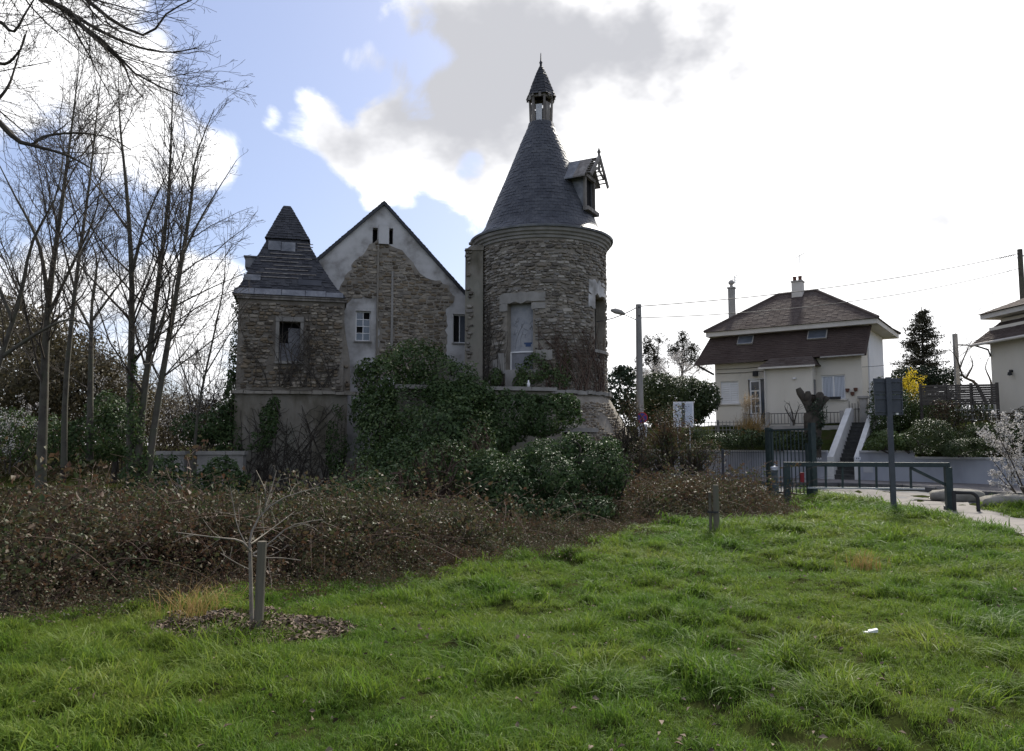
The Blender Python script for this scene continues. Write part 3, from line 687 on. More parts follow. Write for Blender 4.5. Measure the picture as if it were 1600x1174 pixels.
# ------------------------------------------------------------------ round tower
TC = Vector((1.135, 29.0, 0)); TR = 2.42
tow = empty('round_tower', TC, 0, label='round rubble-stone tower with tall conical slate roof and small lantern', cat='tower')
ZB, ZT = 3.5, 8.95
def zt_(y, Yd): return P(847, y, Yd).z
W1 = (R(-33), R(-9.5), P(811, 578, 26.8).z, P(811, 474, 26.8).z)
W2 = (R(50), R(77), P(935, 547, 27.6).z, P(935, 462, 27.6).z)
def cyl_wall(mb, rf, zs, holes, depth, n=120):
    ang = sorted({*[2*math.pi*i/n-math.pi for i in range(n+1)], *[h[0] for h in holes], *[h[1] for h in holes]})
    zs = sorted({*zs, *[h[2] for h in holes], *[h[3] for h in holes]})
    pt = lambda a, z, k=0: ((rf(z)-k)*math.sin(a), -(rf(z)-k)*math.cos(a), z)
    for a, b in zip(ang, ang[1:]):
        for c, d in zip(zs, zs[1:]):
            if any(h[0] < (a+b)/2 < h[1] and h[2] < (c+d)/2 < h[3] for h in holes): continue
            mb.add([pt(a, c), pt(b, c), pt(b, d), pt(a, d)], [(0, 1, 2, 3)])
    for (a0, a1, c, d) in holes:
        for a in (a0, a1): mb.add([pt(a, c), pt(a, d), pt(a, d, depth), pt(a, c, depth)], [(0, 1, 2, 3)])
        for z in (c, d):
            aa = [x for x in ang if a0-1e-9 <= x <= a1+1e-9]
            for a, b in zip(aa, aa[1:]): mb.add([pt(a, z), pt(b, z), pt(b, z, depth), pt(a, z, depth)], [(0, 1, 2, 3)])
mb = MB(); cyl_wall(mb, lambda z: TR, np.linspace(ZB, ZT, 8), [W1, W2], .42); mb.build('tower_wall', 'mortar', tow)
def tplace(u, z): a = u/TR; return Vector((TR*math.sin(a), -TR*math.cos(a), z)), a
g_ = random.Random(1)
def twok(u, z, w, h):
    a = u/TR; da = w/2/TR; a0, a1 = a-da, a+da
    if z+h/2 > ZT-.02: return False
    for (p, q, c, d) in (W1, W2):
        if a1 > p-.01 and a0 < q+.01 and z+h/2 > c-.06 and z-h/2 < d+.02: return False
    if W1[0]-.13 < a < W1[1]+.2 and W1[3]-.28 < z < W1[3]+.42: return False           # plaster lintel patch
    if W2[0]-.16 < a < W2[1] and W2[3]-.55 < z < W2[3]+.45+.3*math.sin(a*9): return False
    return True
rubble(tplace, -TR*R(120), TR*R(120), ZB, ZT, twok, 'stone_grey', tow, 21, hr=(.07, .15), wr=(1.0, 2.9), depth=(.03, .065), most=190, vis=lambda u, z: math.cos(u/TR)+.05)
# plaster patches round the openings
def arc_patch(name, m, a0, a1, z0, z1, out, par, n=8, inn=.02, r=None, jag=0):
    mb = MB(); rr = r or TR; g = random.Random(int(a0*100)+5)
    A = [a0+(a1-a0)*i/n for i in range(n+1)]; zt0 = [z0+g.uniform(-jag, jag) for _ in A]; zt1 = [z1+g.uniform(-jag, jag) for _ in A]
    for i in range(n):
        a, b = A[i], A[i+1]; f = lambda r, q, z: (r*math.sin(q), -r*math.cos(q), z)
        mb.hexa([f(rr-inn, a, zt0[i]), f(rr+out, a, zt0[i]), f(rr+out, b, zt0[i+1]), f(rr-inn, b, zt0[i+1])], [f(rr-inn, a, zt1[i]), f(rr+out, a, zt1[i]), f(rr+out, b, zt1[i+1]), f(rr-inn, b, zt1[i+1])])
    return mb.build(name, m, par)
arc_patch('lintel_plaster', 'plaster_grey', W1[0]-.12, W1[1]+.18, W1[3]+.01, W1[3]+.36, .05, tow, jag=.05)
arc_patch('lintel_plaster', 'plaster_grey', W1[0]-.12, W1[0]+.015, W1[3]-.26, W1[3], .048, tow, 3, jag=.02); arc_patch('lintel_plaster', 'plaster_grey', W1[1]-.02, W1[1]+.18, W1[3]-.24, W1[3], .048, tow, 3, jag=.03)
arc_patch('lintel_plaster', 'plaster', W2[0]-.15, W2[1]-.06, W2[3]+.01, W2[3]+.5, .045, tow, jag=.09); arc_patch('lintel_plaster', 'plaster', W2[0]-.16, W2[0]-.005, W2[3]-.5, W2[3], .044, tow, 3, jag=.06)
wd = arc_patch('boarded_window', 'blue_board', W1[0]-.01, W1[1]+.01, W1[2], W1[3]+.02, -.26, tow, inn=.32); wd['label'] = 'tall window opening closed with pale blue painted boards'
zr = W1[2]+.62
arc_patch('cross_rail', 'white_paint', W1[0]+.01, W1[1]-.01, zr, zr+.05, -.2, wd, inn=.27)
arc_patch('stile', 'white_paint', W1[0]+.004, W1[0]+.03, W1[2], zr, -.2, wd, 2, inn=.27); arc_patch('lower_board', 'grey_board', W1[0]+.03, W1[1]-.01, W1[2], zr-.01, -.23, wd, inn=.27)
# graffiti: a dark boat-like mark; then branch shadows painted on the boards as thin strokes
arc_patch('graffiti_and_shadow', 'paint_blue', R(-19), R(-11.5), zr+.30, zr+.36, -.254, wd, 3, inn=.262); arc_patch('graffiti_and_shadow', 'paint_blue', R(-17.6), R(-12.6), zr+.21, zr+.30, -.254, wd, 3, inn=.262)
def branch_shadow(pts, r=.009):
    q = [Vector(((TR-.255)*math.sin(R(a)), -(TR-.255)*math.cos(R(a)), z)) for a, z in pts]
    MB().tube(q, r*.6, 4).build('graffiti_and_shadow', 'grey_board', wd)
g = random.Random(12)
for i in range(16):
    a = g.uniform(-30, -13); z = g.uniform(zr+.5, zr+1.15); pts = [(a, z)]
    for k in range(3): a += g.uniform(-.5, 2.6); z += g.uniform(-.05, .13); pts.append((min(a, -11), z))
    branch_shadow(pts, g.uniform(.006, .012))
branch_shadow([(-28, zr+.15), (-27, zr+.45), (-24, zr+.75), (-20, zr+1.0)], .014); branch_shadow([(-22, zr+.2), (-22.5, zr+.5), (-20, zr+.8)], .01)
wd = arc_patch('boarded_window', 'dark_interior', W2[0]-.01, W2[1]+.01, W2[2], W2[3]+.02, -.36, tow, inn=.42)
arc_patch('board', 'white_board', W2[0]+.02, W2[0]+.16, W2[2], W2[3]-.25, -.3, wd, 3, inn=.34)
arc_patch('sill', 'plaster_grey', W1[0]-.05, W1[1]+.05, W1[2]-.12, W1[2]-.01, .1, tow, inn=.2); arc_patch('sill', 'plaster_grey', W2[0]-.06, W2[1]+.05, W2[2]-.12, W2[2]-.01, .11, tow, inn=.2)
# plaster panels under the boarded window
for (a0, a1, z0, z1) in ((-40, -34, 4.15, 4.8), (-33, -22, 3.6, 4.2), (-46, -41, 3.55, 4.6), (-7, 6, 4.55, 4.9)):
    arc_patch('plaster_panel', 'plaster_grey', R(a0), R(a1), z0, z1, .11, tow, 4, jag=.03)
# cornice, eaves gutter
mb = MB(); mb.lathe([(TR-.02, 8.86), (TR+.06, 8.9), (TR+.07, 8.98), (TR+.13, 9.01), (TR+.15, 9.08), (TR+.22, 9.12), (TR+.24, 9.22), (TR+.1, 9.24)], 96); mb.build('cornice', 'plaster_grey', tow, smooth=False)
mb = MB(); mb.lathe([(TR+.20, 9.215), (TR+.31, 9.235), (TR+.33, 9.30), (TR+.24, 9.33)], 96); mb.build('gutter', 'zinc', tow)
# cone
def zc(y): return P(847, y, 29).z
prof = [(TR+.30, 9.27), (2.42, 9.50), (zc(366)*0+2.225, zc(366)+.03), (1.96, zc(338)), (1.645, zc(308)), (1.21, zc(267)), (.845, zc(231)), (.50, zc(199))]
mb = MB(); mb.lathe(prof, 72); cone = mb.build('cone_roof', 'slate', tow, smooth=True)
def cone_r(z):
    for (r0, z0), (r1, z1) in zip(prof, prof[1:]):
        if z0 <= z <= z1: return r0+(r1-r0)*(z-z0)/(z1-z0)
    return prof[-1][0] if z > prof[-1][1] else prof[0][0]
mb = MB(); z = 9.28; row = 0; g = random.Random(5)
while z < prof[-1][1]-.05:
    h = .135; r0 = cone_r(z); r1 = cone_r(min(z+h*1.3, prof[-1][1])); n = max(10, int(2*math.pi*r0/.21))
    for j in range(n):
        if g.random() < .006: continue
        a = 2*math.pi*(j+(.5 if row % 2 else 0))/n; b = a+2*math.pi/n*.965; k = .009+g.uniform(0, .010); dz = g.uniform(-.012, .012)
        f = lambda r, q, zz: (r*math.sin(q), -r*math.cos(q), zz)
        mb.add([f(r0+k, a, z+dz), f(r0+k*g.uniform(.9, 1.1), b, z+dz), f(r1+.003, b, z+h*1.3), f(r1+.003, a, z+h*1.3), f(r0-.004, a, z+dz), f(r0-.004, b, z+dz)], [(0, 1, 2, 3), (4, 5, 1, 0), (4, 0, 3), (1, 5, 2)])
    z += h; row += 1
mb.build('slates', 'slate', cone, kind='stuff')
# lantern
lan = MB(); zl0 = prof[-1][1]-.03; zl1 = zc(152)+.06
lan.lathe([(.46, zl0), (.47, zl0+.08), (.43, zl0+.085)], 6); lan = lan.build('lantern_base', 'zinc', tow)
hexp = [(math.sin(2*math.pi*i/6+.26), -math.cos(2*math.pi*i/6+.26)) for i in range(6)]
for i, (sx, sy) in enumerate(hexp):
    MB().bar((sx*.41, sy*.41, zl0+.05), (sx*.45, sy*.45, zl1), .075, .075, up=(sx, sy, 0)).build('post', 'weathered_wood', lan)
    nx_, ny_ = hexp[(i+1) % 6]
    m_ = 'white_board' if i in (5,) else 'weathered_wood'
    lo = zl0+.08; hi = zl0+(.82 if i % 2 else .95)
    q = [Vector((sx*.40, sy*.40, 0)).lerp(Vector((nx_*.40, ny_*.40, 0)), t_) for t_ in (.2, .8)]
    if True:
        MB().hexa([(q[0].x, q[0].y, lo), (q[1].x, q[1].y, lo), (q[1].x*.94, q[1].y*.94, lo), (q[0].x*.94, q[0].y*.94, lo)], [(q[0].x*1.04, q[0].y*1.04, hi), (q[1].x*1.04, q[1].y*1.04, hi), (q[1].x*.98, q[1].y*.98, hi), (q[0].x*.98, q[0].y*.98, hi)]).build('panel', m_, lan)
    MB().bar((sx*.44, sy*.44, zl1-.12), (nx_*.44, ny_*.44, zl1-.12), .09, .16).build('rail', 'weathered_wood', lan)
mb = MB(); top = zc(103)
pr_ = [(.60, zl1-.12), (.49, zl1+.12), (.40, zl1+.38), (.24, zl1+.80), (.09, zl1+1.12), (.035, top)]
for (r0, z0), (r1, z1) in zip(pr_, pr_[1:]):
    for i in range(6):
        a, b = hexp[i], hexp[(i+1) % 6]
        slates_on(mb, (a[0]*r0, a[1]*r0, z0), (b[0]*r0, b[1]*r0, z0), (b[0]*r1, b[1]*r1, z1), (a[0]*r1, a[1]*r1, z1), max(1, round((z1-z0)/.12)), .16, .02, random, .03)
        mb.add([(a[0]*r0, a[1]*r0, z0), (b[0]*r0, b[1]*r0, z0), (b[0]*r1, b[1]*r1, z1), (a[0]*r1, a[1]*r1, z1)], [(0, 1, 2, 3)])
lc = mb.build('lantern_cap', 'slate_worn', tow)
mb = MB(); mb.lathe([(.0, top-.05), (.05, top-.02), (.045, top+.08), (.07, top+.12), (.03, top+.2), (.018, zc(88)+.1), (.0, zc(86)+.1)], 10); mb.build('finial', 'slate_dark', lc, smooth=True)
g = random.Random(8)
for i in range(6):                   # ragged valance boards
    a, b = hexp[i], hexp[(i+1) % 6]
    for t_ in (.12, .37, .62, .87):
        c = Vector((a[0]*.585, a[1]*.585, zl1-.12)).lerp(Vector((b[0]*.585, b[1]*.585, zl1-.12)), t_)
        if g.random() < .3: continue
        MB().bar(c+Vector((0, 0, .05)), c-Vector((0, 0, g.uniform(.05, .22))), .10, .02, up=(c.x, c.y, 0)).build('valance_board', 'weathered_wood', lc)
# dormer on the cone
da = R(62); dv = Vector((math.sin(da), -math.cos(da), 0)); lv = Vector((math.cos(da), math.sin(da), 0))
def dp(l, r, z): return lv*l+dv*r+Vector((0, 0, z))
zd0 = zc(342); ze = zc(292); zrg = zc(262); hw = .46; rf = 2.02
dor = MB()
for s_ in (-1, 1):                   # cheeks
    v = [dp(s_*hw, rf, zd0), dp(s_*hw, cone_r(zd0)-.12, zd0), dp(s_*hw, cone_r(ze)-.15, ze), dp(s_*hw, rf, ze)]; w_ = [x-lv*s_*.08 for x in v]
    dor.hexa(v, w_)
dor = dor.build('dormer', 'zinc', tow)
MB().hexa([dp(-hw+.06, rf-.12, zd0+.1), dp(hw-.06, rf-.12, zd0+.1), dp(hw-.06, rf-.18, zd0+.1), dp(-hw+.06, rf-.18, zd0+.1)], [dp(-hw+.06, rf-.12, ze+.1), dp(hw-.06, rf-.12, ze+.1), dp(hw-.06, rf-.18, ze+.1), dp(-hw+.06, rf-.18, ze+.1)]).build('opening', 'dark_interior', dor)
for s_ in (-1, 1): MB().bar(dp(s_*(hw-.03), rf-.02, zd0), dp(s_*(hw-.03), rf-.02, ze), .1, .1, up=dv).build('frame_post', 'weathered_wood', dor)
MB().bar(dp(-hw-.08, rf+.05, zd0-.02), dp(hw+.08, rf+.05, zd0-.02), .22, .14).build('sill', 'weathered_wood', dor)
MB().bar(dp(-hw, rf, ze), dp(hw, rf, ze), .12, .12).build('lintel', 'weathered_wood', dor)
ro = 2.42; hw2 = .80; zee = ze-.12
for s_ in (-1, 1):                   # roof slopes: zinc near the cone, open laths at the front
    def slope(r0, r1, z_off=0): return [dp(0, r0, zrg+z_off), dp(0, r1, zrg+z_off), dp(s_*hw2, r1, zee+z_off), dp(s_*hw2, r0, zee+z_off)]
    a = slope(.75, rf-.35); b = [x-Vector((0, 0, .05)) for x in a]; MB().hexa(a, b).build('roof_slope', 'zinc', dor)
    a = slope(rf-.345, rf+.12); b = [x-Vector((0, 0, .05)) for x in a]; MB().hexa(a, b).build('roof_slope', 'weathered_wood', dor)
    for k in range(7):
        t_ = .06+k*.14; c = dp(0, rf+.12, zrg).lerp(dp(s_*hw2, rf+.12, zee), t_); MB().bar(c, c+dv*(ro-rf-.14), .07, .03).build('lath', 'weathered_wood', dor)
    MB().bar(dp(0, ro, zrg+.02), dp(s_*(hw2+.06), ro, zee-.06), .06, .14).build('bargeboard', 'weathered_wood', dor)
    MB().bar(dp(s_*.02, ro-.05, zrg-.45), dp(s_*(hw2-.25), ro-.05, zee+.18), .05, .08).build('brace', 'weathered_wood', dor)
MB().bar(dp(0, ro-.02, zrg-.6), dp(0, ro-.02, zrg+.14), .07, .07, up=dv).build('king_post', 'weathered_wood', dor)
mb = MB(); c = dp(0, ro-.02, zrg+.14); mb.lathe([(.055, 0), (.075, .04), (.025, .16), (0, .25)], 8, c); mb.build('finial', 'weathered_wood', dor)
# plaster shaft on the flank of the tower
sx = P(744, 500, 28.4).x-TC.x
sh = MB(); sh.box(-.33, .33, -.4, .6, 3.3, 8.72); sh.hexa([(-.36, -.44, 8.722), (.36, -.44, 8.722), (.36, .6, 8.722), (-.36, .6, 8.722)], [(-.2, -.1, 8.98), (.36, -.25, 8.98), (.36, .6, 8.98), (-.2, .6, 8.98)])
so_ = sh.build('flank_shaft', 'plaster_stained', tow); so_.location = (sx, -.85, 0); so_.rotation_euler = (0, 0, R(-8))
rubble(lambda u, z: (Vector((u, -.4, z)), 0), -.33, -.02, 3.5, 8.9, lambda u, z, w, h: u-w/2 > -.36 and u+w/2 < .0, 'stone_grey', so_, 77, wr=(.9, 1.6), most=30)
# battered base with basement opening
def rb(z): return 2.5+min(.95, max(0, (3.36-z))*.55) if z < 3.36 else 2.5
OPN = (R(10), R(27), 1.2, 2.02)
mb = MB(); cyl_wall(mb, rb, np.linspace(-.4, 3.36, 9), [OPN], .5); mb.build('battered_base', 'mortar', tow)
arc_patch('basement_opening', 'dark_interior', OPN[0]-.03, OPN[1]+.03, OPN[2]-.05, OPN[3]+.05, -.45, tow, r=rb(1.6), inn=.5)
arc_patch('lintel', 'plaster_grey', OPN[0]-.10, OPN[1]+.10, OPN[3], OPN[3]+.14, .10, tow, r=rb(OPN[3]), inn=.05)
def bplace(u, z): a = u/2.9; return Vector((rb(z)*math.sin(a), -rb(z)*math.cos(a), z)), a
rubble(bplace, 2.9*R(27), 2.9*R(62), .6, 3.0, lambda u, z, w, h: (math.sin(u*5)+math.sin(z*4.3+1)) > -1.2+.9*max(0, z-2.4), 'stone', tow, 41, hr=(.07, .12), wr=(.9, 1.6), depth=(.02, .045), most=70)
g = random.Random(44); a = -70
while a < 110:
    w_ = g.uniform(5, 11); o_ = arc_patch('ledge_stone', 'plaster_grey', R(a), R(a+w_-.3), 3.37+g.uniform(-.03, .01), 3.49+g.uniform(-.02, .02), .12+g.uniform(-.03, .06), tow, 3, jag=.012, r=2.5, inn=.2); a += w_
# low sloping buttress wall on the far flank
mb = MB(); mb.prism_y([(2.45, -.4), (3.6, -.4), (3.42, 1.7), (2.95, 2.6), (2.45, 3.1)], -.4, .3); mb.build('buttress', 'plaster_stained', tow)

# ------------------------------------------------------------------ ivy-clad terrace between turret and tower
ter = BF.empty('terrace_block', label='low terrace block with pale coping, half hidden by hanging ivy', cat='terrace')
MB().box(5.2, 10.35, -2.75, 1.4, -.4, 3.38).build('terrace_wall', 'plaster_stained', ter)
for a, b in ((5.1, 6.4), (6.41, 7.6), (7.61, 8.8), (8.81, 9.6), (9.61, 10.5)): MB().box(a, b, -2.92, 1.38, 3.39, 3.50+(a*7 % 1)*.03).build('coping_slab', 'plaster_grey', ter)
MB().box(7.0, 7.9, -1.6, -1.3, 3.515, 4.15).build('parapet_stub', 'plaster_grey', ter); MB().box(6.55, 6.95, -2.2, -1.5, 3.515, 4.5).build('parapet_stub', 'plaster_stained', ter)
b_ = MB(); b_.lathe([(.0, 0), (.05, 0), (.055, .12), (.03, .17), (.022, .24), (0, .245)], 10, BF.w(9.55, -2.75, 3.513)); b_.build('white_bottle', 'white_paint', None, smooth=True, label='small white plastic bottle standing on the terrace coping', cat='bottle')
# ------------------------------------------------------------------ retaining wall, steps, garden bank
def wu(x, v=0): return WF.uz(x, 706, v)[0]
rw = WF.empty('retaining_wall', label='low blue-grey rendered retaining wall with pale coping along the street', cat='wall')
us0, us1 = wu(1297), wu(1338)
def ztop(u): return 1.30 if u < wu(1480) else 1.12
segs = [(-4, us0-.12), (us1+.10, wu(1428)), (wu(1428)+.0, wu(1560)+6)]
for i, (a, b) in enumerate(segs):
    zt = 1.30 if i < 2 else 1.08
    MB().box(a, b, 0, .25, -.3, zt).build('wall_panel', 'wall_grey', rw)
    x = a
    while x < b-.05:
        e_ = min(b, x+1.1); MB().box(x+.004, e_-.004, -.05, .3, zt+.003, zt+.075).build('coping_stone', 'wall_cap', rw); x = e_
MB().box(wu(1348), wu(1363), -.012, .001, .55, .95).build('meter_box', 'wall_cap', rw)
for px in (1279, 1340):              # little white house-number plates
    u = wu(px); MB().box(u-.10, u+.10, -.014, .001, 1.02, 1.13).build('number_plate', 'sign_white', rw)
    MB().box(u-.05, u-.02, -.018, -.0145, 1.045, 1.105).build('digit', 'sign_grey', rw); MB().box(u+.02, u+.05, -.018, -.0145, 1.045, 1.105).build('digit', 'sign_grey', rw)
RUN = 3.9; Z0s = .28; Z1s = 2.55; NS = 14
st = WF.empty('garden_steps', label='steep dark garden steps between two white sloping parapets', cat='steps')
for i in range(NS):
    v0 = .05+RUN*i/NS; z1 = Z0s+(Z1s-Z0s)*(i+1)/NS; z0 = Z0s+(Z1s-Z0s)*i/NS
    MB().box(us0+.12, us1-.10, v0, v0+RUN/NS+.02, -.1, z1-.045).build('riser', 'step_dark', st)
    MB().box(us0+.11, us1-.09, v0-.035, v0+RUN/NS-.04, z1-.044, z1).build('tread', 'step_dark', st)
for a, b in ((us0-.12, us0+.115), (us1-.095, us1+.10)):
    MB().prism_x([(0, -.2), (RUN+.3, -.2), (RUN+.3, Z1s+.62), (RUN-.1, Z1s+.62), (.0, 1.12)], a, b).build('parapet', 'concrete_white', st)
# garden bank behind the wall
def bankz(U, V): return 1.16+(2.5-1.16)*np.clip(V/4.2, 0, 1)**.8+.06*wob(np.stack([U, V], -1), 1.2, 30)*np.clip(V, 0, 1)
for nm, a, b in (('garden_bank', -6, us0-.13), ('garden_bank', us1+.11, 24)):
    U, V = np.meshgrid(np.linspace(a, b, 60), np.concatenate([np.linspace(.26, 5, 16), [9, 25]])); X, Y = wtf(U, V); Z = bankz(U, V)-np.where((U > wu(1428)) & (V < .6), .22, 0)
    i = np.arange(U.size).reshape(U.shape)
    link_mesh(nm, np_mesh(nm, np.stack([X, Y, Z], -1).reshape(-1, 3), np.stack([i[:-1, :-1], i[:-1, 1:], i[1:, 1:], i[1:, :-1]], -1).reshape(-1, 4), True), 'ground_earth', None, kind='structure', label='planted garden bank behind the grey wall')

# ------------------------------------------------------------------ cream house
HF = Fr(9.9, 37.3, -34.8)
ho = HF.empty('cream_house', label='cream rendered house with brown tiled mansard roof above the garden steps', cat='house')
HL = 6.62; HD = 5.3; z0 = 2.3
def hz(x, y, v=0): return HF.uz(x, y, v)
hw1 = (.27, 1.15, 3.56, 4.64); hdr = (1.60, 2.47, 2.55, 4.72); hw2 = (4.92, 5.93, 3.62, 4.70)
mb = MB(); mb.wall(0, HL, z0, 5.85, [hw1, hdr, hw2], 0, .16)
mb.add([(0, 0, z0), (0, HD, z0), (0, HD, 6.95), (0, .6, 6.95), (0, 0, 5.85)], [(0, 1, 2, 3, 4)])
mb.build('front_wall', 'render_cream', ho)
mb = MB(); mb.add([(HL, 0, z0), (HL, 1.5, z0), (HL, 1.5, 6.95), (HL, .55, 6.95), (HL, 0, 5.85)], [(4, 3, 2, 1, 0)]); mb.build('side_wall', 'render_cream', ho)
mb = MB(); mb.box(HL-.3, HL+.06, 1.505, HD, z0, 6.95); mb.build('side_wall', 'render_white', ho)
MB().wall(0, HL-.3, z0, 6.95, [], HD, .1).build('back_wall', 'render_cream', ho)
# windows and door
def house_window(h, par, shutter):
    a, b, c, d = h; f = MB(); w = .06
    f.box(a, a+w, .06, .12, c, d); f.box(b-w, b, .06, .12, c, d); f.box(a+w, b-w, .06, .12, c, c+w); f.box(a+w, b-w, .06, .12, d-w, d); m = (a+b)/2; f.box(m-.035, m+.035, .055, .125, c+w, d-w)
    o = f.build('window', 'white_paint', par)
    for x0_, x1_ in ((a+w, m-.036), (m+.036, b-w)):
        if shutter:
            n = 9
            for k in range(n): z_ = c+w+(d-c-2*w)*k/n; MB().box(x0_, x1_, .075, .10, z_+.004, z_+(d-c-2*w)/n-.006).build('shutter_slat', 'white_paint', o)
        else:
            MB().box(x0_, x1_, .085, .092, c+w, d-w).build('pane', 'glass', o)
            n = 7
            for k in range(n):
                q = x0_+(x1_-x0_)*k/n; MB().prism_x([(.08, c+w), (.083, c+w), (.083, d-w-.02), (.08, d-w-.02)], q+.012, q+(x1_-x0_)/n-.004).build('curtain_fold', 'curtain', o)
    MB().box(a-.08, b+.08, -.08, .06, c-.07, c-.003).build('sill', 'fascia', o)
    return o
house_window(hw1, ho, True); w2o = house_window(hw2, ho, False)
mb = MB(); mb.box(5.12, 5.72, -.2, -.04, hw2[2]+.0, hw2[2]+.1); fb = mb.build('flower_box', 'pot_dark', w2o)
a, b, c, d = hdr
dr = MB().box(a+.05, b-.30, .08, .12, c, d-.05).build('door', 'white_paint', ho)
MB().box(a+.13, b-.38, .068, .078, d-.55, d-.16).build('pane', 'glass', dr); 
for k in range(3):
    for q in range(2): MB().box(a+.14+q*.19, a+.29+q*.19, .068, .078, c+.55+k*.36, c+.83+k*.36).build('pane', 'glass', dr)
MB().tube([(a+.5, .05, c+.95), (a+.5, .05, c+1.1)], .015, 6).build('handle', 'galvanised', dr)
MB().box(b-.28, b-.05, .085, .09, c+.05, d-.08).build('sidelight', 'glass', dr); MB().box(a, b, .02, .07, d-.05, d+.0).build('door_head', 'white_paint', dr)
mb = MB(); mb.box(a+.28, a+.5, -.16, -.01, d+.1, d+.34); mb.build('wall_lantern', 'pot_dark', ho)
for i, (x, z) in enumerate(((6.02, 4.0), (6.22, 3.84), (6.36, 4.02))):
    mb = MB(); mb.lathe([(.02, -.1), (.07, -.08), (.09, .06), (.0, .07)], 8, (x, -.1, z)); mb.build('hanging_pot', 'terracotta', ho)
# cables along the facade
for z_ in (5.22, 5.02): MB().tube([(.1, -.03, z_+.02), (1.4, -.03, z_), (2.55, -.03, z_+.03)], .012, 5).build('facade_cable', 'cable', ho)
# projecting room
xa, xb, pv = 2.62, 4.72, -.75
mb = MB(); mb.box(xa, xb, pv, -.002, z0, 5.12); pj = mb.build('projecting_room', 'render_cream', ho)
MB().tube([(xa+.02, pv-.06, 2.4), (xa+.02, pv-.06, 5.0), (xa-.02, pv-.2, 5.12)], .04, 8).build('downpipe', 'fascia', pj)
MB().box(xb+.0, xb+.02, -.55, -.25, 3.6, 4.5).build('side_window', 'glass', pj); mb = MB(); mb.lathe([(0, -.06), (.08, -.02), (.07, .05), (0, .06)], 8, (3.95, pv-.07, 4.55)); mb.build('wall_lamp', 'white_paint', pj)
rA, rB, rC, rD = (xa-.2, pv-.28, 5.12), (xb+.2, pv-.28, 5.12), (xb-.30, .12, 5.95), (xa+.55, .12, 5.95)
mb = MB(); slates_on(mb, rA, rB, rC, rD, 9, .24, .018); mb.add([rA, rB, rC, rD, (xb+.2, .0, 5.12), (xa-.2, .0, 5.12)], [(0, 1, 2, 3), (1, 4, 2), (0, 3, 5)])
slates_on(mb, (xb+.2, pv-.28, 5.12), (xb+.2, .0, 5.12), (xb-.28, .12, 5.95), (xb-.3, .1, 5.95), 9, .24, .018); slates_on(mb, (xa-.2, 0, 5.12), (xa-.2, pv-.28, 5.12), (xa+.55, .1, 5.95), (xa+.53, .12, 5.95), 9, .24, .018)
mb.build('porch_roof', 'roof_tile', ho)
MB().box(xa-.2, xb+.2, pv-.33, pv-.285, 5.04, 5.12).build('porch_gutter', 'fascia', ho)
# mansard
A, B, C, D = (-.85, -.45, 5.52), (HL+.22, -.45, 5.50), (HL+.34, .42, 6.86), (-.36, .42, 6.86)
mb = MB(); mb.add([A, B, C, D, (HL+.2, .1, 5.5), (HL+.3, .7, 6.86), (-.8, .1, 5.52), (-.36, .7, 6.86)], [(0, 1, 2, 3), (1, 4, 5, 2), (0, 3, 7, 6), (0, 6, 4, 1)]); mr = mb.build('mansard_roof', 'roof_tile_red', ho)
mb = MB(); slates_on(mb, A, B, C, D, 15, .24, .020, random, 0, .004); mb.build('roof_tiles', 'roof_tile_red', mr, kind='stuff')
MB().bar((B[0]+.02, B[1], B[2]), (C[0]+.02, C[1], C[2]), .08, .07).build('verge_tile', 'roof_tile_red', mr)
MB().tube([(A[0], A[1]-.05, A[2]-.05), (xa-.1, A[1]-.05, A[2]-.04)], .035, 8).build('gutter', 'roof_tile', mr); MB().tube([(xb+.3, B[1]-.05, B[2]-.03), (B[0], B[1]-.05, B[2]-.02)], .035, 8).build('gutter', 'concrete', mr)
MB().bar((-.80, -.05, 5.45), (-.05, .0, 5.0), .06, .1).build('eave_bracket', 'pot_dark', mr)
def on_m(u, t): return Vector((u, A[1]+(C[1]-A[1])*t, A[2]+(C[2]-A[2])*t))
nm_ = (Vector(B)-Vector(A)).cross(Vector(D)-Vector(A)).normalized()
for u0_, u1_ in ((1.1, 1.85), (4.35, 5.2)):
    p = [on_m(u0_, .62)+nm_*.10, on_m(u1_, .62)+nm_*.10, on_m(u1_, .95)+nm_*.07, on_m(u0_, .95)+nm_*.07]; q = [x-nm_*.12 for x in p]
    sk = MB().hexa(q, p).build('skylight', 'concrete', mr)
    c = sum(p, Vector())/4; p2 = [c+(x-c)*.90+nm_*.006 for x in p]; MB().hexa([x-nm_*.005 for x in p2], p2).build('pane', 'glass', sk)
# upper hipped roof with boxed eaves
e0, e1, f0, f1 = -.42, 7.32, .02, 6.0
MB().box(e0, e1, f0, f1, 6.88, 7.10).build('boxed_eaves', 'fascia', ho)
zr_ = 9.15; r0, r1, rv = (2.35, 2.95, zr_), (4.15, 2.95, zr_), 0
q = [(e0-.06, f0-.08, 7.105), (e1+.06, f0-.08, 7.105), (e1+.06, f1+.08, 7.105), (e0-.06, f1+.08, 7.105)]
mb = MB(); mb.add(q+[r0, r1], [(0, 1, 5, 4), (1, 2, 5), (2, 3, 4, 5), (3, 0, 4)]); ur = mb.build('hipped_roof', 'roof_tile', ho)
mb = MB(); slates_on(mb, q[0], q[1], r1, r0, 26, .25, .016, random, 0, .004); slates_on(mb, q[1], q[2], r1, Vector(r1)+Vector((0, .01, 0)), 26, .25, .016, random, 0, .004); slates_on(mb, q[3], q[0], r0, r0, 26, .25, .016, random, 0, .004); mb.build('roof_tiles', 'roof_tile', ur, kind='stuff')
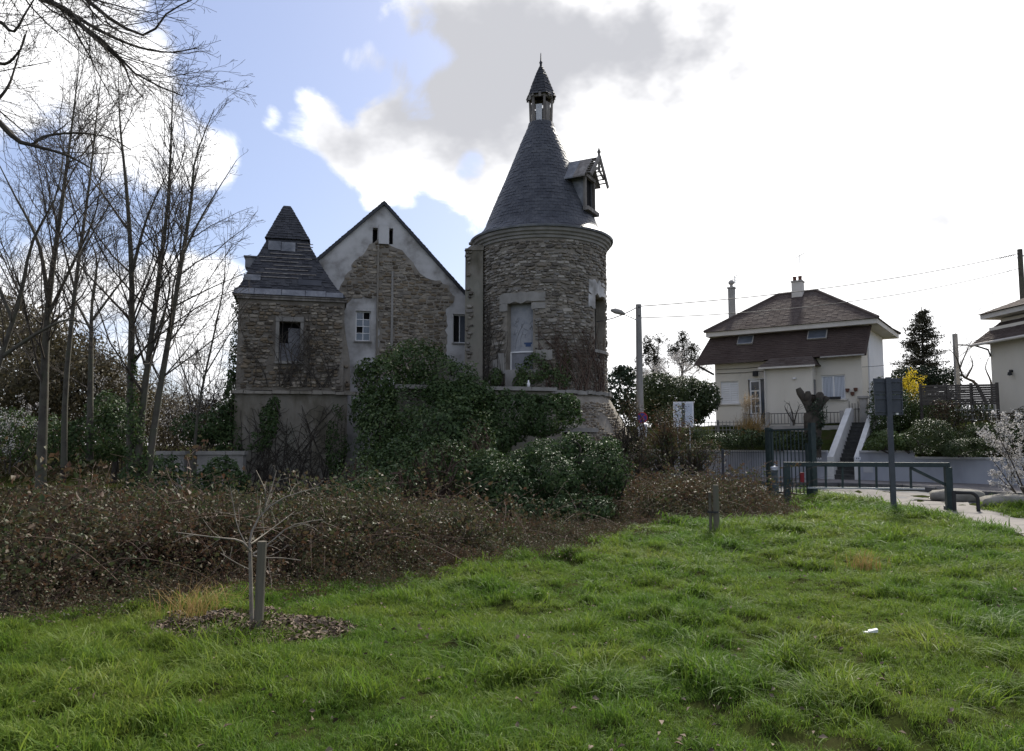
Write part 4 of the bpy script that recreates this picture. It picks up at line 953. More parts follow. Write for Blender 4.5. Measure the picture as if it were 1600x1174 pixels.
for a_, b_2 in ((q[0], r0), (q[1], r1), (q[2], r1), (r0, r1)): MB().tube([Vector(a_).lerp(Vector(b_2), t_)+Vector((0, 0, .03)) for t_ in np.linspace(0, 1, 8)], .075, 6).build('ridge_tile', 'roof_tile', ur)
# chimneys and aerials
cx, cz = hz(1142, 498, 1.3); cx = .42
c1 = MB(); c1.box(cx-.14, cx+.14, 1.35, 1.63, 7.6, 9.45); c1 = c1.build('chimney', 'concrete', ho)
mb = MB(); mb.box(cx-.18, cx+.18, 1.31, 1.67, 9.455, 9.52); mb.lathe([(.08, 9.52), (.07, 9.64), (.14, 9.70), (.15, 9.79), (.08, 9.88), (0, 9.9)], 10, (cx, 1.49, 0)); mb.build('chimney_cowl', 'concrete', c1)
cx2 = hz(1247, 455, 2.75)[0]
c2 = MB(); c2.box(cx2-.25, cx2+.25, 2.5, 2.95, 8.6, 9.62); c2 = c2.build('chimney', 'fascia', ho); MB().box(cx2-.28, cx2+.28, 2.46, 2.99, 9.625, 9.69).build('chimney_cap', 'concrete', c2)
for dx_ in (-.14, .12):
    mb = MB(); mb.lathe([(.09, 9.69), (.08, 9.86), (.10, 9.88), (.09, 9.93), (0, 9.93)], 10, (cx2+dx_, 2.72, 0)); mb.build('chimney_pot', 'terracotta', c2)
def aerial(x, y, z0_, z1_, par, n, ln, fine):
    o = MB().tube([(x, y, z0_), (x, y, z1_)], .014, 6).build('aerial', 'galvanised', par)
    MB().tube([(x-.2, y, z1_-.12), (x+.35, y-.1, z1_+.1)], .012, 5).build('boom', 'galvanised', o)
    for k in range(n):
        t_ = k/(n-1); p = Vector((x-.2, y, z1_-.12)).lerp(Vector((x+.35, y-.1, z1_+.1)), t_); MB().tube([p+Vector((-.03, -ln, -.02)), p+Vector((.03, ln, .02))], .008, 4).build('element', 'galvanised', o)
    return o
aerial(cx2+.12, 2.75, 9.7, 11.0, c2, 6, .22, 0)
o = MB().tube([(cx+.14, 1.62, 9.2), (cx+.14, 1.62, 10.1)], .014, 6).build('aerial', 'galvanised', c1)
for k in range(6):
    MB().tube([(cx+.14-.16, 1.62, 9.78+k*.085), (cx+.14+.18, 1.62, 9.78+k*.085)], .008, 4).build('element', 'galvanised', o); MB().tube([(cx+.0+k*.055, 1.66, 9.75), (cx+.0+k*.055, 1.66, 10.24)], .008, 4).build('element', 'galvanised', o)
# garden railing in front of the house
gr = WF.empty('garden_railing', label='dark metal garden railing on low concrete base in front of the cream house', cat='railing')
ra, rb_ = wu(1165, 3.2), us0-.2; MB().box(ra, rb_, 3.15, 3.35, 1.9, 2.42).build('low_wall', 'concrete', gr)
n = int((rb_-ra)/.9)
for k in range(n+1):
    x = ra+(rb_-ra)*k/n; MB().box(x-.06, x+.06, 3.17, 3.33, 2.425, 3.05).build('post', 'concrete', gr)
    if k < n:
        for z_ in (2.52, 2.98): MB().bar((x+.06, 3.25, z_), (x+(rb_-ra)/n-.06, 3.25, z_), .03).build('rail', 'pot_dark', gr)
        for j in range(1, 7): xx = x+(rb_-ra)/n*j/7; MB().bar((xx, 3.25, 2.54), (xx, 3.25, 2.96), .018).build('bar', 'pot_dark', gr)
# ironwork and stone gate piers at the top of the steps
gp = WF.empty('step_gate', label='small iron gate with stone pier at the top of the garden steps', cat='gate')
uc = (us0+us1)/2
MB().box(uc-.12, uc+.16, RUN+.35, RUN+.65, Z1s-.1, Z1s+1.05).build('pier', 'concrete', gp); MB().box(uc-.2, uc+.24, RUN+.3, RUN+.7, Z1s+1.055, Z1s+1.15).build('pier_cap', 'concrete', gp)
for k in range(6): x = us0-.1+k*.12; MB().bar((x, RUN+.5, Z1s), (x, RUN+.5, Z1s+.95-.1*math.sin(k)), .02).build('bar', 'pot_dark', gp)
for k in range(8): x = uc+.28+k*.12; MB().bar((x, RUN+.5, Z1s), (x, RUN+.5, Z1s+.75), .02).build('bar', 'pot_dark', gp)
MB().bar((uc+.2, RUN+.5, Z1s+.76), (uc+1.2, RUN+.5, Z1s+.76), .035).build('rail', 'pot_dark', gp); MB().bar((us0-.15, RUN+.5, Z1s+.6), (uc-.12, RUN+.5, Z1s+.6), .03).build('rail', 'pot_dark', gp)
# white lattice fence on the bank
def lattice(name, fr, a, b, v, zb, zt_, m, label, step=.16):
    o = fr.empty(name, label=label, cat='trellis')
    x = a
    while x <= b: MB().box(x-.014, x+.014, v, v+.018, zb, zt_).build('slat', m, o); x += step
    z = zb+.05
    while z < zt_: MB().box(a, b, v-.019, v-.001, z-.014, z+.014).build('slat', m, o); z += step
    for x in np.arange(a, b+.1, (b-a)/2): MB().box(x-.04, x+.04, v+.019, v+.09, zb-.3, zt_+.05).build('post', m, o)
    return o
lattice('trellis_fence', WF, wu(1080, 2.6), wu(1165, 2.6), 2.6, 2.05, 2.68, 'lattice', 'weathered lattice trellis beside the notice board', .17)

# ------------------------------------------------------------------ second house at the edge of the picture
c0 = P(1548, 560, 32); SF = Fr(c0.x, c0.y, -84)
sh_ = SF.empty('pale_house', label='pale cream house cut by the picture edge, with two tiled eaves', cat='house')
def sz(y): return P(1560, y, 31.5).z
MB().box(0, 9, 0, 7, 1.8, sz(510)).build('lower_wall', 'render_cream', sh_)
MB().box(.3, 9, .3, 7, sz(510)-.6, sz(488)-.25).build('upper_wall', 'render_cream', sh_)
zl, zu = sz(533), sz(488)
A, B, C, D = (-.5, -.45, zl-.02), (9.3, -.45, zl-.02), (9.3, .35, zl+.85), (.25, .35, zl+.85)
mb = MB(); mb.add([A, B, C, D, (-.5, 7.2, zl-.02), (.25, 6, zl+.85)], [(0, 1, 2, 3), (0, 3, 5, 4)]); lr = mb.build('lower_roof', 'roof_tile', sh_)
mb = MB(); slates_on(mb, A, B, C, D, 13, .24, .02); slates_on(mb, (-.5, 7.2, zl-.02), A, D, (.25, 6, zl+.85), 13, .24, .02); mb.build('roof_tiles', 'roof_tile', lr, kind='stuff')
MB().tube([(-.52, -.5, zl-.08), (9, -.5, zl-.08)], .06, 8).build('gutter', 'fascia', lr); MB().tube([(-.3, -.45, zl-.1), (.0, -.1, zl-.3), (.08, -.06, zl-.6)], .035, 6).build('downpipe', 'pot_dark', lr)
MB().box(-.25, 9.3, -.18, 7.3, zu-.2, zu).build('boxed_eaves', 'fascia', sh_)
q = [(-.32, -.26, zu+.003), (9.4, -.26, zu+.003), (9.4, 7.4, zu+.003), (-.32, 7.4, zu+.003)]
mb = MB(); mb.add(q+[(4.2, 4, zu+1.9), (6, 4, zu+1.9)], [(0, 1, 5, 4), (1, 2, 5), (2, 3, 4, 5), (3, 0, 4)]); ur2 = mb.build('upper_roof', 'roof_tile', sh_)
mb = MB(); slates_on(mb, q[0], q[1], (6, 4, zu+1.9), (4.2, 4, zu+1.9), 22, .25, .016); slates_on(mb, q[3], q[0], (4.2, 4, zu+1.9), (4.2, 4, zu+1.9), 22, .25, .016); mb.build('roof_tiles', 'roof_tile', ur2, kind='stuff')
lmp = MB(); u_, z_ = SF.uz(1582, 582, 0); lmp.box(u_-.04, u_+.04, -.12, 0, z_+.0, z_+.1); lmp.lathe([(.0, -.1), (.09, -.08), (.07, .04), (0, .06)], 8, (u_+.05, -.16, z_-.04)); lmp.build('wall_lamp', 'pot_dark', sh_)
gw = MB(); gw.box(-.2, 9, -.6, -.4, 1.2, 2.55); gw.build('garden_wall', 'concrete', sh_)
lattice('lattice_panel', SF, .3, 2.0, -.75, 1.75, 2.55, 'lattice', 'pale lattice panel at the foot of the pale house', .17)

# woven fence and lattice between the gardens
WF2 = Fr(P(1440, 620, 30.5).x, P(1440, 620, 30.5).y, -14)
wf_ = WF2.empty('woven_fence', label='dark woven board fence with lattice beneath, between the two gardens', cat='fence')
wl_ = WF2.uz(1560, 620, 0)[0]; zt1 = WF2.uz(1500, 601, 0)[1]; zt0 = WF2.uz(1500, 633, 0)[1]
n = 9
for k in range(n):
    za = zt0+(zt1-zt0)*k/n
    for j in range(3): x0_ = wl_*j/3; MB().box(x0_+.01, x0_+wl_/3-.01, .0+(.02 if (k+j) % 2 else 0), .03+(.02 if (k+j) % 2 else 0), za+.004, za+(zt1-zt0)/n-.004).build('board', 'fence_dark', wf_)
for j in range(4): x = wl_*j/3; MB().box(x-.05, x+.05, .055, .14, 1.5, zt1+.06).build('post', 'fence_dark', wf_)
x = wl_*.45
while x < wl_: MB().box(x-.02, x+.02, .0, .02, zt0-.62, zt0-.02).build('lattice_slat', 'lattice', wf_); x += .19
for z in np.arange(zt0-.58, zt0-.05, .19): MB().box(wl_*.45-.05, wl_, -.02, -.001, z-.02, z+.02).build('lattice_slat', 'lattice', wf_)

# ------------------------------------------------------------------ street furniture
def lathe_obj(name, prof, n, c, m, par, **k): mb = MB(); mb.lathe(prof, n, c); return mb.build(name, m, par, smooth=True, **k)
# utility pole with lamp
b0 = P(1001, 700, 28.5); zp = P(1000, 476, 28.5).z
up = empty('utility_pole', (b0.x, b0.y, 0), label='tall pale utility pole with a street lamp arm beside the tower', cat='pole')
MB().tube([(0, 0, -.3), (0, 0, zp*.5), (0, 0, zp)], [.15, .13, .105], 12).build('shaft', 'pole_wood', up)
zl_ = P(1000, 492, 28.5).z
MB().tube([(0, -.05, zl_-.25), (-.35, -.15, zl_-.1), (-.62, -.2, zl_)], .022, 6).build('lamp_arm', 'galvanised', up)
mb = MB(); pts = [(-.55, -.2, zl_-.02), (-.70, -.22, zl_+.05), (-.92, -.25, zl_+.10), (-1.08, -.27, zl_+.12)]; mb.tube(pts, [.05, .10, .105, .04], 10); mb.build('lamp_head', 'concrete', up, smooth=True)
for z_ in (zp-.12, zp-.45): MB().bar((0, -.12, z_), (0, .12, z_), .05).build('insulator', 'pot_dark', up)
# no-parking signs on their own post
b1 = P(1004, 720, 27.6)
sp = empty('parking_sign', (b1.x, b1.y, 0), label='no-parking sign post with round sign and two small plates beside the pole', cat='sign')
zz = lambda y: P(1004, y, 27.6).z
MB().tube([(0, 0, -.2), (0, 0, zz(640))], .03, 8).build('post', 'galvanised', sp)
def disc(r, z, y, m, name, n=24): return MB().add([(r*math.sin(2*math.pi*i/n), y, z+r*math.cos(2*math.pi*i/n)) for i in range(n)]+[(r*math.sin(2*math.pi*i/n), y+.008, z+r*math.cos(2*math.pi*i/n)) for i in range(n)], [tuple(range(n-1, -1, -1))]+[(i, (i+1) % n, n+(i+1) % n, n+i) for i in range(n)]).build(name, m, sp)
disc(.20, zz(653), -.06, 'sign_red', 'sign_rim'); disc(.165, zz(653), -.07, 'sign_blue', 'sign_face')
for s_ in (-1, 1): MB().bar((-.11, -.08, zz(653)-.11*s_), (.11, -.08, zz(653)+.11*s_), .03, .006, up=(0, 1, 0)).build('cross_bar', 'sign_red', sp)
MB().box(-.17, .17, -.06, -.05, zz(676), zz(663)).build('plate', 'sign_white', sp); disc(.10, zz(669.5), -.075, 'pot_dark', 'pictogram', 16); disc(.055, zz(669.5), -.09, 'sign_white', 'pictogram_centre', 16)
MB().box(-.15, .15, -.06, -.05, zz(682), zz(677.5)).build('plate', 'sign_white', sp); MB().box(-.11, .11, -.064, -.061, zz(680.4), zz(679)).build('text_line', 'sign_grey', sp)
# notice board
b2 = P(1068, 650, 30); nbz = lambda y: P(1068, y, 30).z
nb = empty('notice_board', (b2.x, b2.y, 1.0), R(-14), label='pale glazed notice board on legs among the shrubs', cat='notice board')
hw_ = 15.5*30/1200
MB().box(-hw_, hw_, -.05, .05, nbz(668)-1, nbz(628)-1).build('case', 'sign_white', nb); MB().box(-.06, .05, -.06, -.051, nbz(668)-1+.04, nbz(628)-1-.04).build('divider', 'sign_grey', nb)
for s_ in (-1, 1): MB().box(s_*hw_/2-hw_*.36, s_*hw_/2+hw_*.36, -.058, -.051, nbz(668)-1+.07, nbz(628)-1-.07).build('panel', 'notice', nb)
for s_ in (-1, 1): MB().bar((s_*hw_*.6, 0, -1), (s_*hw_*.6, 0, nbz(668)-1), .05).build('leg', 'galvanised', nb)
# sign seen from behind
b3 = Gd(1397, 806); tz = P(1388, 591, b3[1]).z
sg = empty('road_sign', (b3[0], b3[1], 0), R(-10), label='dark grey road sign seen from behind on a tall post in the grass', cat='sign')
MB().box(-.055, .055, -.04, .04, -.2, tz+.02).build('post', 'sign_grey', sg)
zm = P(1388, 617, b3[1]).z; zl2 = P(1388, 649, b3[1]).z
for (za, zb, wv) in ((zm+.006, tz, .31), (zl2, zm-.006, .30)):
    pl_ = MB().box(-wv, wv, .045, .06, za, zb).build('sign_plate', 'sign_grey', sg)
    for e_ in (-wv, wv-.02): MB().box(e_, e_+.02, .02, .0445, za, zb).build('plate_edge', 'sign_grey', pl_)
    for z_ in (za+.07, zb-.10): MB().box(-wv+.02, wv-.02, .02, .0445, z_, z_+.03).build('rail', 'sign_grey', pl_)
mb = MB(); mb.lathe([(0, -.02), (.03, -.02), (.03, .02), (0, .02)], 10, (.17, .03, zl2+.03)); mb.build('clamp', 'white_paint', sg)
# swing barrier
bR = Gd(1481, 798); bL = (6.95, 19.6); ang = math.atan2(bR[1]-bL[1], bR[0]-bL[0]); BLn = math.hypot(bR[0]-bL[0], bR[1]-bL[1])
ba = empty('vehicle_barrier', (bL[0], bL[1], 0), ang, label='dark green metal swing barrier across the path entrance', cat='barrier')
H_ = 1.12
MB().box(-.06, BLn+.08, -.06, .06, H_-.07, H_+.04).build('top_rail', 'green_paint', ba)
MB().box(.5, BLn-.5, -.02, .02, .50, .54).build('lower_rail', 'galvanised', ba)
for k in range(7): x = .55+k*(BLn-1.35)/6; MB().bar((x-.01, 0, .54), (x, 0, H_-.072), .045).build('bar', 'green_paint', ba)
MB().bar((BLn-.78, 0, H_-.10), (BLn-.02, 0, .62), .07).build('brace', 'green_paint', ba)
MB().box(BLn-.03, BLn+.12, -.075, .075, -.2, H_-.072).build('end_post', 'green_paint', ba); MB().box(BLn-.06, BLn+.15, -.10, .10, .0, .11).build('post_foot', 'green_paint', ba)
MB().box(-.07, .09, -.075, .075, -.2, H_-.072).build('pivot_post', 'green_paint', ba); MB().tube([(.36, -.10, .66), (.36, -.10, .90)], [.05, .055], 10).build('lock_handle', 'red_paint', ba)
# hoop
h0, h1 = Gd(1492, 800), Gd(1529, 801); d_ = Vector((h1[0]-h0[0], h1[1]-h0[1], 0)); L_ = d_.length
hp = empty('hoop_barrier', (h0[0], h0[1], 0), math.atan2(d_.y, d_.x), label='low rounded dark hoop rail beside the barrier post', cat='hoop')
pts = [(0, 0, .46), (L_-.16, 0, .46)]+[(L_-.16+.16*math.sin(a_), 0, .30+.16*math.cos(a_)) for a_ in np.linspace(.2, math.pi/2, 6)]+[(L_, 0, .1), (L_, 0, -.2)]
MB().tube(pts, .042, 10).build('rail', 'pot_dark', hp, smooth=True); MB().tube([(0, 0, .5), (0, 0, -.2)], .042, 10).build('leg', 'pot_dark', hp)
# boulders by the hoop, edging log in the verge
def boulder(name, c, s, seed, label, m='boulder'):
    bm = np.random.default_rng(seed); mb = MB(); n1, n2 = 9, 14; V = []
    for i in range(n1):
        th = math.pi*i/(n1-1)
        for j in range(n2):
            a = 2*math.pi*j/n2; V.append((math.sin(th)*math.cos(a), math.sin(th)*math.sin(a), math.cos(th)))
    V = np.array(V); V = np.sign(V)*np.abs(V)**.75; V *= (1+.12*wob(V, 2.0, seed))[:, None]; V = V*np.array(s)+np.array(c)
    F = [(i*n2+j, i*n2+(j+1) % n2, (i+1)*n2+(j+1) % n2, (i+1)*n2+j) for i in range(n1-1) for j in range(n2)]
    return link_mesh(name, np_mesh(name, V, np.array(F)[:, ::-1], True), m, None, label=label, cat='rock')
q = Gd(1497, 783); boulder('boulder', (q[0]+.3, q[1]+.6, .09), (.75, .35, .20), 3, 'flat grey boulder lying behind the hoop rail')
q = Gd(1508, 785); boulder('boulder', (q[0]-.05, q[1]-1.3, .07), (.38, .28, .13), 5, 'small grey stone block just below the hoop rail')
q = Gd(1540, 797); boulder('boulder', (q[0]+.95, q[1]+.15, .12), (1.0, .3, .26), 8, 'long mossy edging boulder at the verge by the blossom bush', 'boulder')
# tall bar gate standing open, bollard
gd = P(1201, 700, 22.6); ge = P(1269, 700, 20.6); gt = P(1235, 669, 21.6).z
gl = Vector((ge.x-gd.x, ge.y-gd.y, 0)); GLn = gl.length
gt_ = empty('bar_gate', (gd.x, gd.y, 0), math.atan2(gl.y, gl.x), label='tall dark green bar gate standing open by the brambles', cat='gate')
MB().box(-.08, .08, -.06, .06, -.2, gt+.03).build('post', 'green_paint', gt_); MB().box(.16, .21, -.03, .03, .1, gt).build('stile', 'green_paint', gt_)
MB().box(GLn-.06, GLn+.08, -.07, .07, -.2, gt+.12).build('post', 'green_paint', gt_); MB().box(GLn-.24, GLn-.18, -.05, .05, -.2, gt-.42).build('short_post', 'green_paint', gt_)
for z_ in (.25, gt-.05): MB().bar((.1, 0, z_), (GLn-.07, 0, z_), .05).build('rail', 'green_paint', gt_)
for k in range(1, 9): x = .21+(GLn-.45)*k/9; MB().bar((x, 0, .27), (x, 0, gt-.07), .022).build('bar', 'green_paint', gt_)
q = P(1211, 760, 21.2); bo = empty('bollard', (q.x, q.y, 0), label='short dark bollard with pale cap behind the bar gate', cat='bollard')
lathe_obj('shaft', [(.10, -.2), (.10, P(1211, 735, 21.2).z), (.0, P(1211, 735, 21.2).z)], 12, (0, 0, 0), 'green_paint', bo); lathe_obj('cap', [(.105, P(1211, 735, 21.2).z), (.105, P(1211, 730, 21.2).z), (0, P(1211, 729, 21.2).z+.02)], 12, (0, 0, 0), 'galvanised', bo)
# fine wire fence running from the gate along the street
fa = P(1198, 700, 23.4); fb_ = P(1010, 700, 27.2); fl = Vector((fb_.x-fa.x, fb_.y-fa.y, 0)); FLn = fl.length
wfz = P(1100, 704, 25.3).z-.0
wfn = empty('wire_fence', (fa.x, fa.y, 0), math.atan2(fl.y, fl.x), label='thin grey vertical-wire fence panels left of the bar gate', cat='fence')
n = 3
for k in range(n+1): x = FLn*k/n; MB().box(x-.03, x+.03, -.03, .03, -.2, wfz+.05).build('post', 'sign_grey', wfn)
for k in range(n):
    mb = MB(); x0_ = FLn*k/n+.04; x1_ = FLn*(k+1)/n-.04
    for x in np.arange(x0_, x1_, .085): mb.bar((x, 0, .1), (x, 0, wfz), .010)
    for z_ in (.2, wfz*.5, wfz-.05): mb.bar((x0_, .008, z_), (x1_, .008, z_), .012)
    mb.build('wire_panel', 'sign_grey', wfn)
# concrete post and far pole
b4 = P(1496, 600, 36); cp = empty('concrete_pole', (b4.x, b4.y, 0), label='slim grey concrete pole with a cross-arm behind the woven fence', cat='pole')
zt2 = P(1496, 522, 36).z; MB().box(-.085, .085, -.08, .08, 0, zt2).build('shaft', 'concrete', cp); MB().bar((0, 0, P(1496, 539, 36).z), (1.1, .1, P(1496, 539, 36).z-.02), .06).build('cross_arm', 'concrete', cp); MB().bar((.1, 0, zt2-1.1), (.9, .08, P(1496, 540, 36).z), .03).build('stay', 'galvanised', cp)
b5 = P(1600, 500, 38); ep = empty('edge_pole', (b5.x, b5.y, 0), label='dark wooden cable pole at the right picture edge beside the pale house', cat='pole')
zt3 = P(1598, 390, 38).z; MB().tube([(0, 0, -.3), (0, 0, zt3)], [.16, .12], 10).build('shaft', 'bark_grey', ep); MB().bar((-.12, 0, P(1598, 400, 38).z), (.3, 0, P(1598, 400, 38).z), .06).build('bracket', 'galvanised', ep)
# cables
def sag(a, b, s, n=14): a = Vector(a); b = Vector(b); return [a.lerp(b, t_)-Vector((0, 0, s*4*t_*(1-t_))) for t_ in np.linspace(0, 1, n)]
top = Vector((b0.x, b0.y, P(1000, 479, 28.5).z)); e1_ = Vector((b5.x, b5.y, P(1598, 396, 38).z)); e2_ = Vector((b5.x, b5.y, P(1598, 419, 38).z)); top2 = Vector((b0.x, b0.y, P(1000, 497, 28.5).z))
def cable(pts, r, label): return MB().tube(pts, r, 5).build('cable', 'cable', None, label=label, cat='cable')
cb = cable(sag(top, e1_, .35), .018, 'upper overhead cable from the utility pole to the edge pole'); cable(sag(top2, e2_, .5), .016, 'lower overhead cable from the utility pole to the edge pole')
cw = MB(); pp = sag(e1_, top, .35, 40)[1:4]; 
for j in range(9):
    c = pp[0].lerp(pp[2], j/9); cw.tube([c+Vector((0, 0, .03)), c+Vector((.05, 0, -.06))], .02, 4)
cw.build('cable_wrap', 'cable', cb)
cable(sag(top, Vector((TC.x+2.0, 28.2, P(945, 503, 28.2).z)), .1, 6), .018, 'short cable running from the utility pole back to the round tower')
cable(sag(e1_, Vector((b4.x, b4.y, zt2)), .3), .010, 'thin cable falling from the edge pole to the concrete pole')
hcorner = HF.w(HL, .1, 5.0); cable(sag(hcorner, P(1530, 530, 31.5), .25), .009, 'thin service cable strung from the cream house to the pale house')
# ------------------------------------------------------------------ shrubs, ivy, creepers
def shell_pts(blobs, n, rng, thick=.2, gap=.0, seed=0, top=None):
    B = np.array(blobs, float); w = (B[:, 3]*B[:, 4]*B[:, 5])**(2/3); k = rng.choice(len(B), n, p=w/w.sum()); d = unit(rng.normal(size=(n, 3)))
    rr = 1-np.abs(rng.normal(size=n))*thick; b = B[k]
    p = b[:, :3]+d*b[:, 3:]*(rr+.17*wob(d*b[:, 3:]+b[:, :3], 1.8, seed)+.10*wob(d*b[:, 3:]+b[:, :3], 5.5, seed+1))[:, None]
    keep = (wob(p, 2.6, seed+3) > -1+gap*2)
    # drop what lies deep inside another blob
    deep = np.zeros(n, bool)
    for j in range(len(B)): deep |= (k != j) & ((((p-B[j, :3])/(B[j, 3:]*.72))**2).sum(1) < 1)
    keep &= ~deep; keep &= p[:, 2] > gz(p[:, 0], p[:, 1])-.05
    nr = unit(d/b[:, 3:]*b[:, 3:].mean(1, keepdims=True))+rng.normal(size=(n, 3))*.55+np.array([0, 0, .25])
    return p[keep], nr[keep]
def pb(x, y, Y, rx, ry, rd=None):    # blob from surveyed centre and radii in picture units
    c = P(x, y, Y); k = Y/FPX; return (c.x, c.y, c.z, rx*k, (rd if rd else rx*k), ry*k)
def shrub(name, label, cat, blobs, n, size, m, seed, part='foliage', thick=.2, gap=.12, stems=6, stem_m='bark_dark', group=None, aspect=.62, extra=None):
    rng = np.random.default_rng(seed); B = np.array(blobs); c = B[:, :3].mean(0); base = np.array([c[0], c[1], float(gz(c[0], c[1]))])
    o = empty(name, (0, 0, 0), label=label, cat=cat, group=group)
    p, nr = shell_pts(blobs, n, rng, thick, gap, seed)
    leaves(part, p, nr, size*rng.uniform(.45, 1.5, len(p))*(1+.25*wob(p, 1.5, seed+5)), m, o, rng, aspect)
    if extra:
        p, nr = shell_pts(blobs, extra[0], rng, .12, .25, seed+9); leaves(extra[3] if len(extra) > 3 else 'blossom', p, nr, extra[1]*rng.uniform(.6, 1.3, len(p)), extra[2], o, rng, .8)
    if stems:
        tb = []
        for i in range(stems):
            b = B[rng.integers(len(B))]; e = b[:3]+unit(rng.normal(size=3))*b[3:]*.8; e[2] = max(e[2], base[2]+.2); g0 = np.array([b[0]+rng.normal()*.2, b[1]+rng.normal()*.15, max(float(gz(b[0], b[1]))-.1, b[2]-b[5]*1.05)]); mid = (g0+e)/2+rng.normal(size=3)*.15; tb.append((smooth_path([g0, mid, e], 7), np.linspace(.035, .008, 7)))
        tubes_np('stems', tb, stem_m, o)
    return o

# big ivy mound against the gable
shrub('ivy_mound', 'huge dark ivy mound piled against the gable between turret and tower', 'ivy',
      [pb(655, 580, 25.6, 58, 46, 1.4), pb(610, 600, 25.4, 46, 46, 1.3), pb(575, 585, 25.7, 24, 24, .7), pb(705, 600, 25.4, 45, 36, 1.3), pb(660, 660, 24.4, 92, 66, 1.7), pb(600, 690, 23.6, 42, 62, 1.1), pb(575, 640, 24.8, 26, 34, .8), pb(700, 700, 22.6, 85, 80, 1.6), pb(640, 745, 21.0, 95, 60, 1.5), pb(720, 770, 19.4, 70, 45, 1.2), pb(740, 640, 24.6, 45, 50, 1.1)],
      46000, .10, 'ivy_leaf', 101, thick=.24, gap=.22, stems=60, stem_m='bramble_stem', extra=(9000, .085, 'ivy_light', 'pale_leaves'))
shrub('tangled_scrub', 'brown tangle of bare stems and briars in front of the ivy mound', 'scrub', [pb(690, 730, 18.6, 60, 46, .8), pb(620, 760, 18.2, 60, 34, .8), pb(745, 700, 19.4, 30, 50, .6), pb(560, 745, 18.6, 30, 36, .6)], 3600, .05, 'bramble_leaf', 108, gap=.35, thick=.5, stems=150, stem_m='bramble_stem', extra=(2600, .07, 'ivy_light', 'pale_leaves'))
shrub('hanging_ivy', 'curtain of dark ivy hanging over the terrace coping', 'ivy',
      [pb(690, 614, 23.2, 36, 22, .4), pb(735, 622, 23.3, 34, 22, .4), pb(820, 632, 23.5, 40, 20, .35), pb(800, 650, 23.4, 60, 38, .45), pb(860, 645, 23.6, 42, 28, .45), pb(880, 632, 23.9, 24, 16, .4), pb(770, 680, 23.2, 45, 40, .5), pb(845, 668, 23.4, 26, 16, .4)], 19000, .09, 'ivy_leaf', 102, thick=.2, gap=.04, stems=5)
shrub('laurel_bush', 'glossy dark laurel bush spreading in front of the tower base', 'bush',
      [pb(860, 745, 16.2, 58, 44, .9), pb(925, 735, 16.8, 52, 44, .9), pb(800, 765, 15.8, 50, 46, .9), pb(950, 742, 16.8, 24, 42, .6), pb(845, 708, 16.8, 34, 24, .6), pb(900, 702, 17, 40, 24, .6), pb(765, 750, 16.4, 40, 52, .7), pb(830, 800, 15.2, 70, 26, .7), pb(905, 795, 15.4, 58, 24, .7), pb(810, 722, 17, 22, 20, .5), pb(950, 700, 17.2, 20, 18, .5)],
      34000, .08, 'laurel_leaf', 103, thick=.3, gap=.22, stems=40, aspect=.5)
shrub('climbing_ivy', 'lighter green ivy patch climbing the tower under the boarded window', 'ivy',
      [pb(835, 578, 26.5, 26, 26, .25), pb(868, 590, 26.7, 24, 24, .25), pb(815, 600, 26.4, 14, 16, .25), pb(775, 590, 26.6, 10, 16, .25), pb(885, 565, 26.8, 10, 26, .2)], 3600, .085, 'ivy_light', 104, stems=4, gap=.15, extra=(1200, .08, 'ivy_leaf', 'dark_leaves'))
shrub('bay_shrub', 'yellow-green leafy shrub at the foot of the turret', 'shrub',
      [pb(540, 780, 16.5, 50, 26, .7), pb(585, 770, 17, 38, 30, .7), pb(500, 800, 16, 36, 22, .6)], 8000, .07, 'ivy_light', 105, gap=.15, stems=8, extra=(3000, .08, 'ivy_leaf', 'dark_leaves'))
shrub('ivy_patch', 'small ivy patch hanging on the turret below the ledge', 'ivy', [pb(420, 655, 25.6, 17, 36, .18), pb(402, 690, 25.6, 24, 16, .18), pb(428, 632, 25.7, 12, 18, .15), pb(525, 690, 25.8, 16, 50, .2)], 3000, .08, 'ivy_leaf', 106, stems=3, gap=.1)
shrub('corner_ivy', 'column of dark ivy climbing the outer corner of the turret', 'ivy', [pb(366, 560, 26.3, 9, 42, .3), pb(362, 640, 26.2, 14, 55, .4), pb(358, 700, 26, 20, 45, .5), pb(370, 500, 26.5, 6, 35, .25)], 4200, .085, 'ivy_leaf', 107, stems=4, gap=.05)
# bare creeper stems over the masonry
def creeper(name, label, fr, u0, u1, z0, z1, v, n, seed, m='bark_dark', conv=None):
    rng = np.random.default_rng(seed); tb = []
    for i in range(n):
        u = rng.uniform(u0, u1); z = z0; pts = []
        L = rng.uniform(.45, 1)*(z1-z0); k = 12; du = rng.normal()*.03
        for j in range(k):
            pts.append((u, z)); du += rng.normal()*.035; u = min(max(u+du, u0), u1); z += L/k
        def cv(q): return [tuple(conv(a, b)) for a, b in q] if conv else [tuple(fr.w(a, v-.012, b)) for a, b in q]
        tb.append((np.array(cv(pts)), np.linspace(rng.uniform(.012, .026), .006, k)))
        for s in range(6):
            j = rng.integers(2, k-1); a, b = pts[j]; q = [(a, b)]; sd = rng.choice([-1, 1])
            for t_ in range(5): a = min(max(a+sd*rng.uniform(.02, .12), u0), u1); b += rng.uniform(-.01, .13); q.append((a, min(b, z1)))
            tb.append((np.array(cv(q)), np.linspace(.009, .004, 6)))
    o = empty(name, (0, 0, 0), label=label, cat='creeper'); tubes_np('stems', tb, m, o); return o
creeper('bare_creeper', 'leafless creeper stems veining the plastered lower wall of the turret', BF, .2, 3.65, -.1, 3.3, -.05, 58, 5)
creeper('bare_creeper', 'leafless creeper stems over the rubble wall of the turret', BF, .1, 3.4, 3.6, 6.5, -.09, 22, 6)
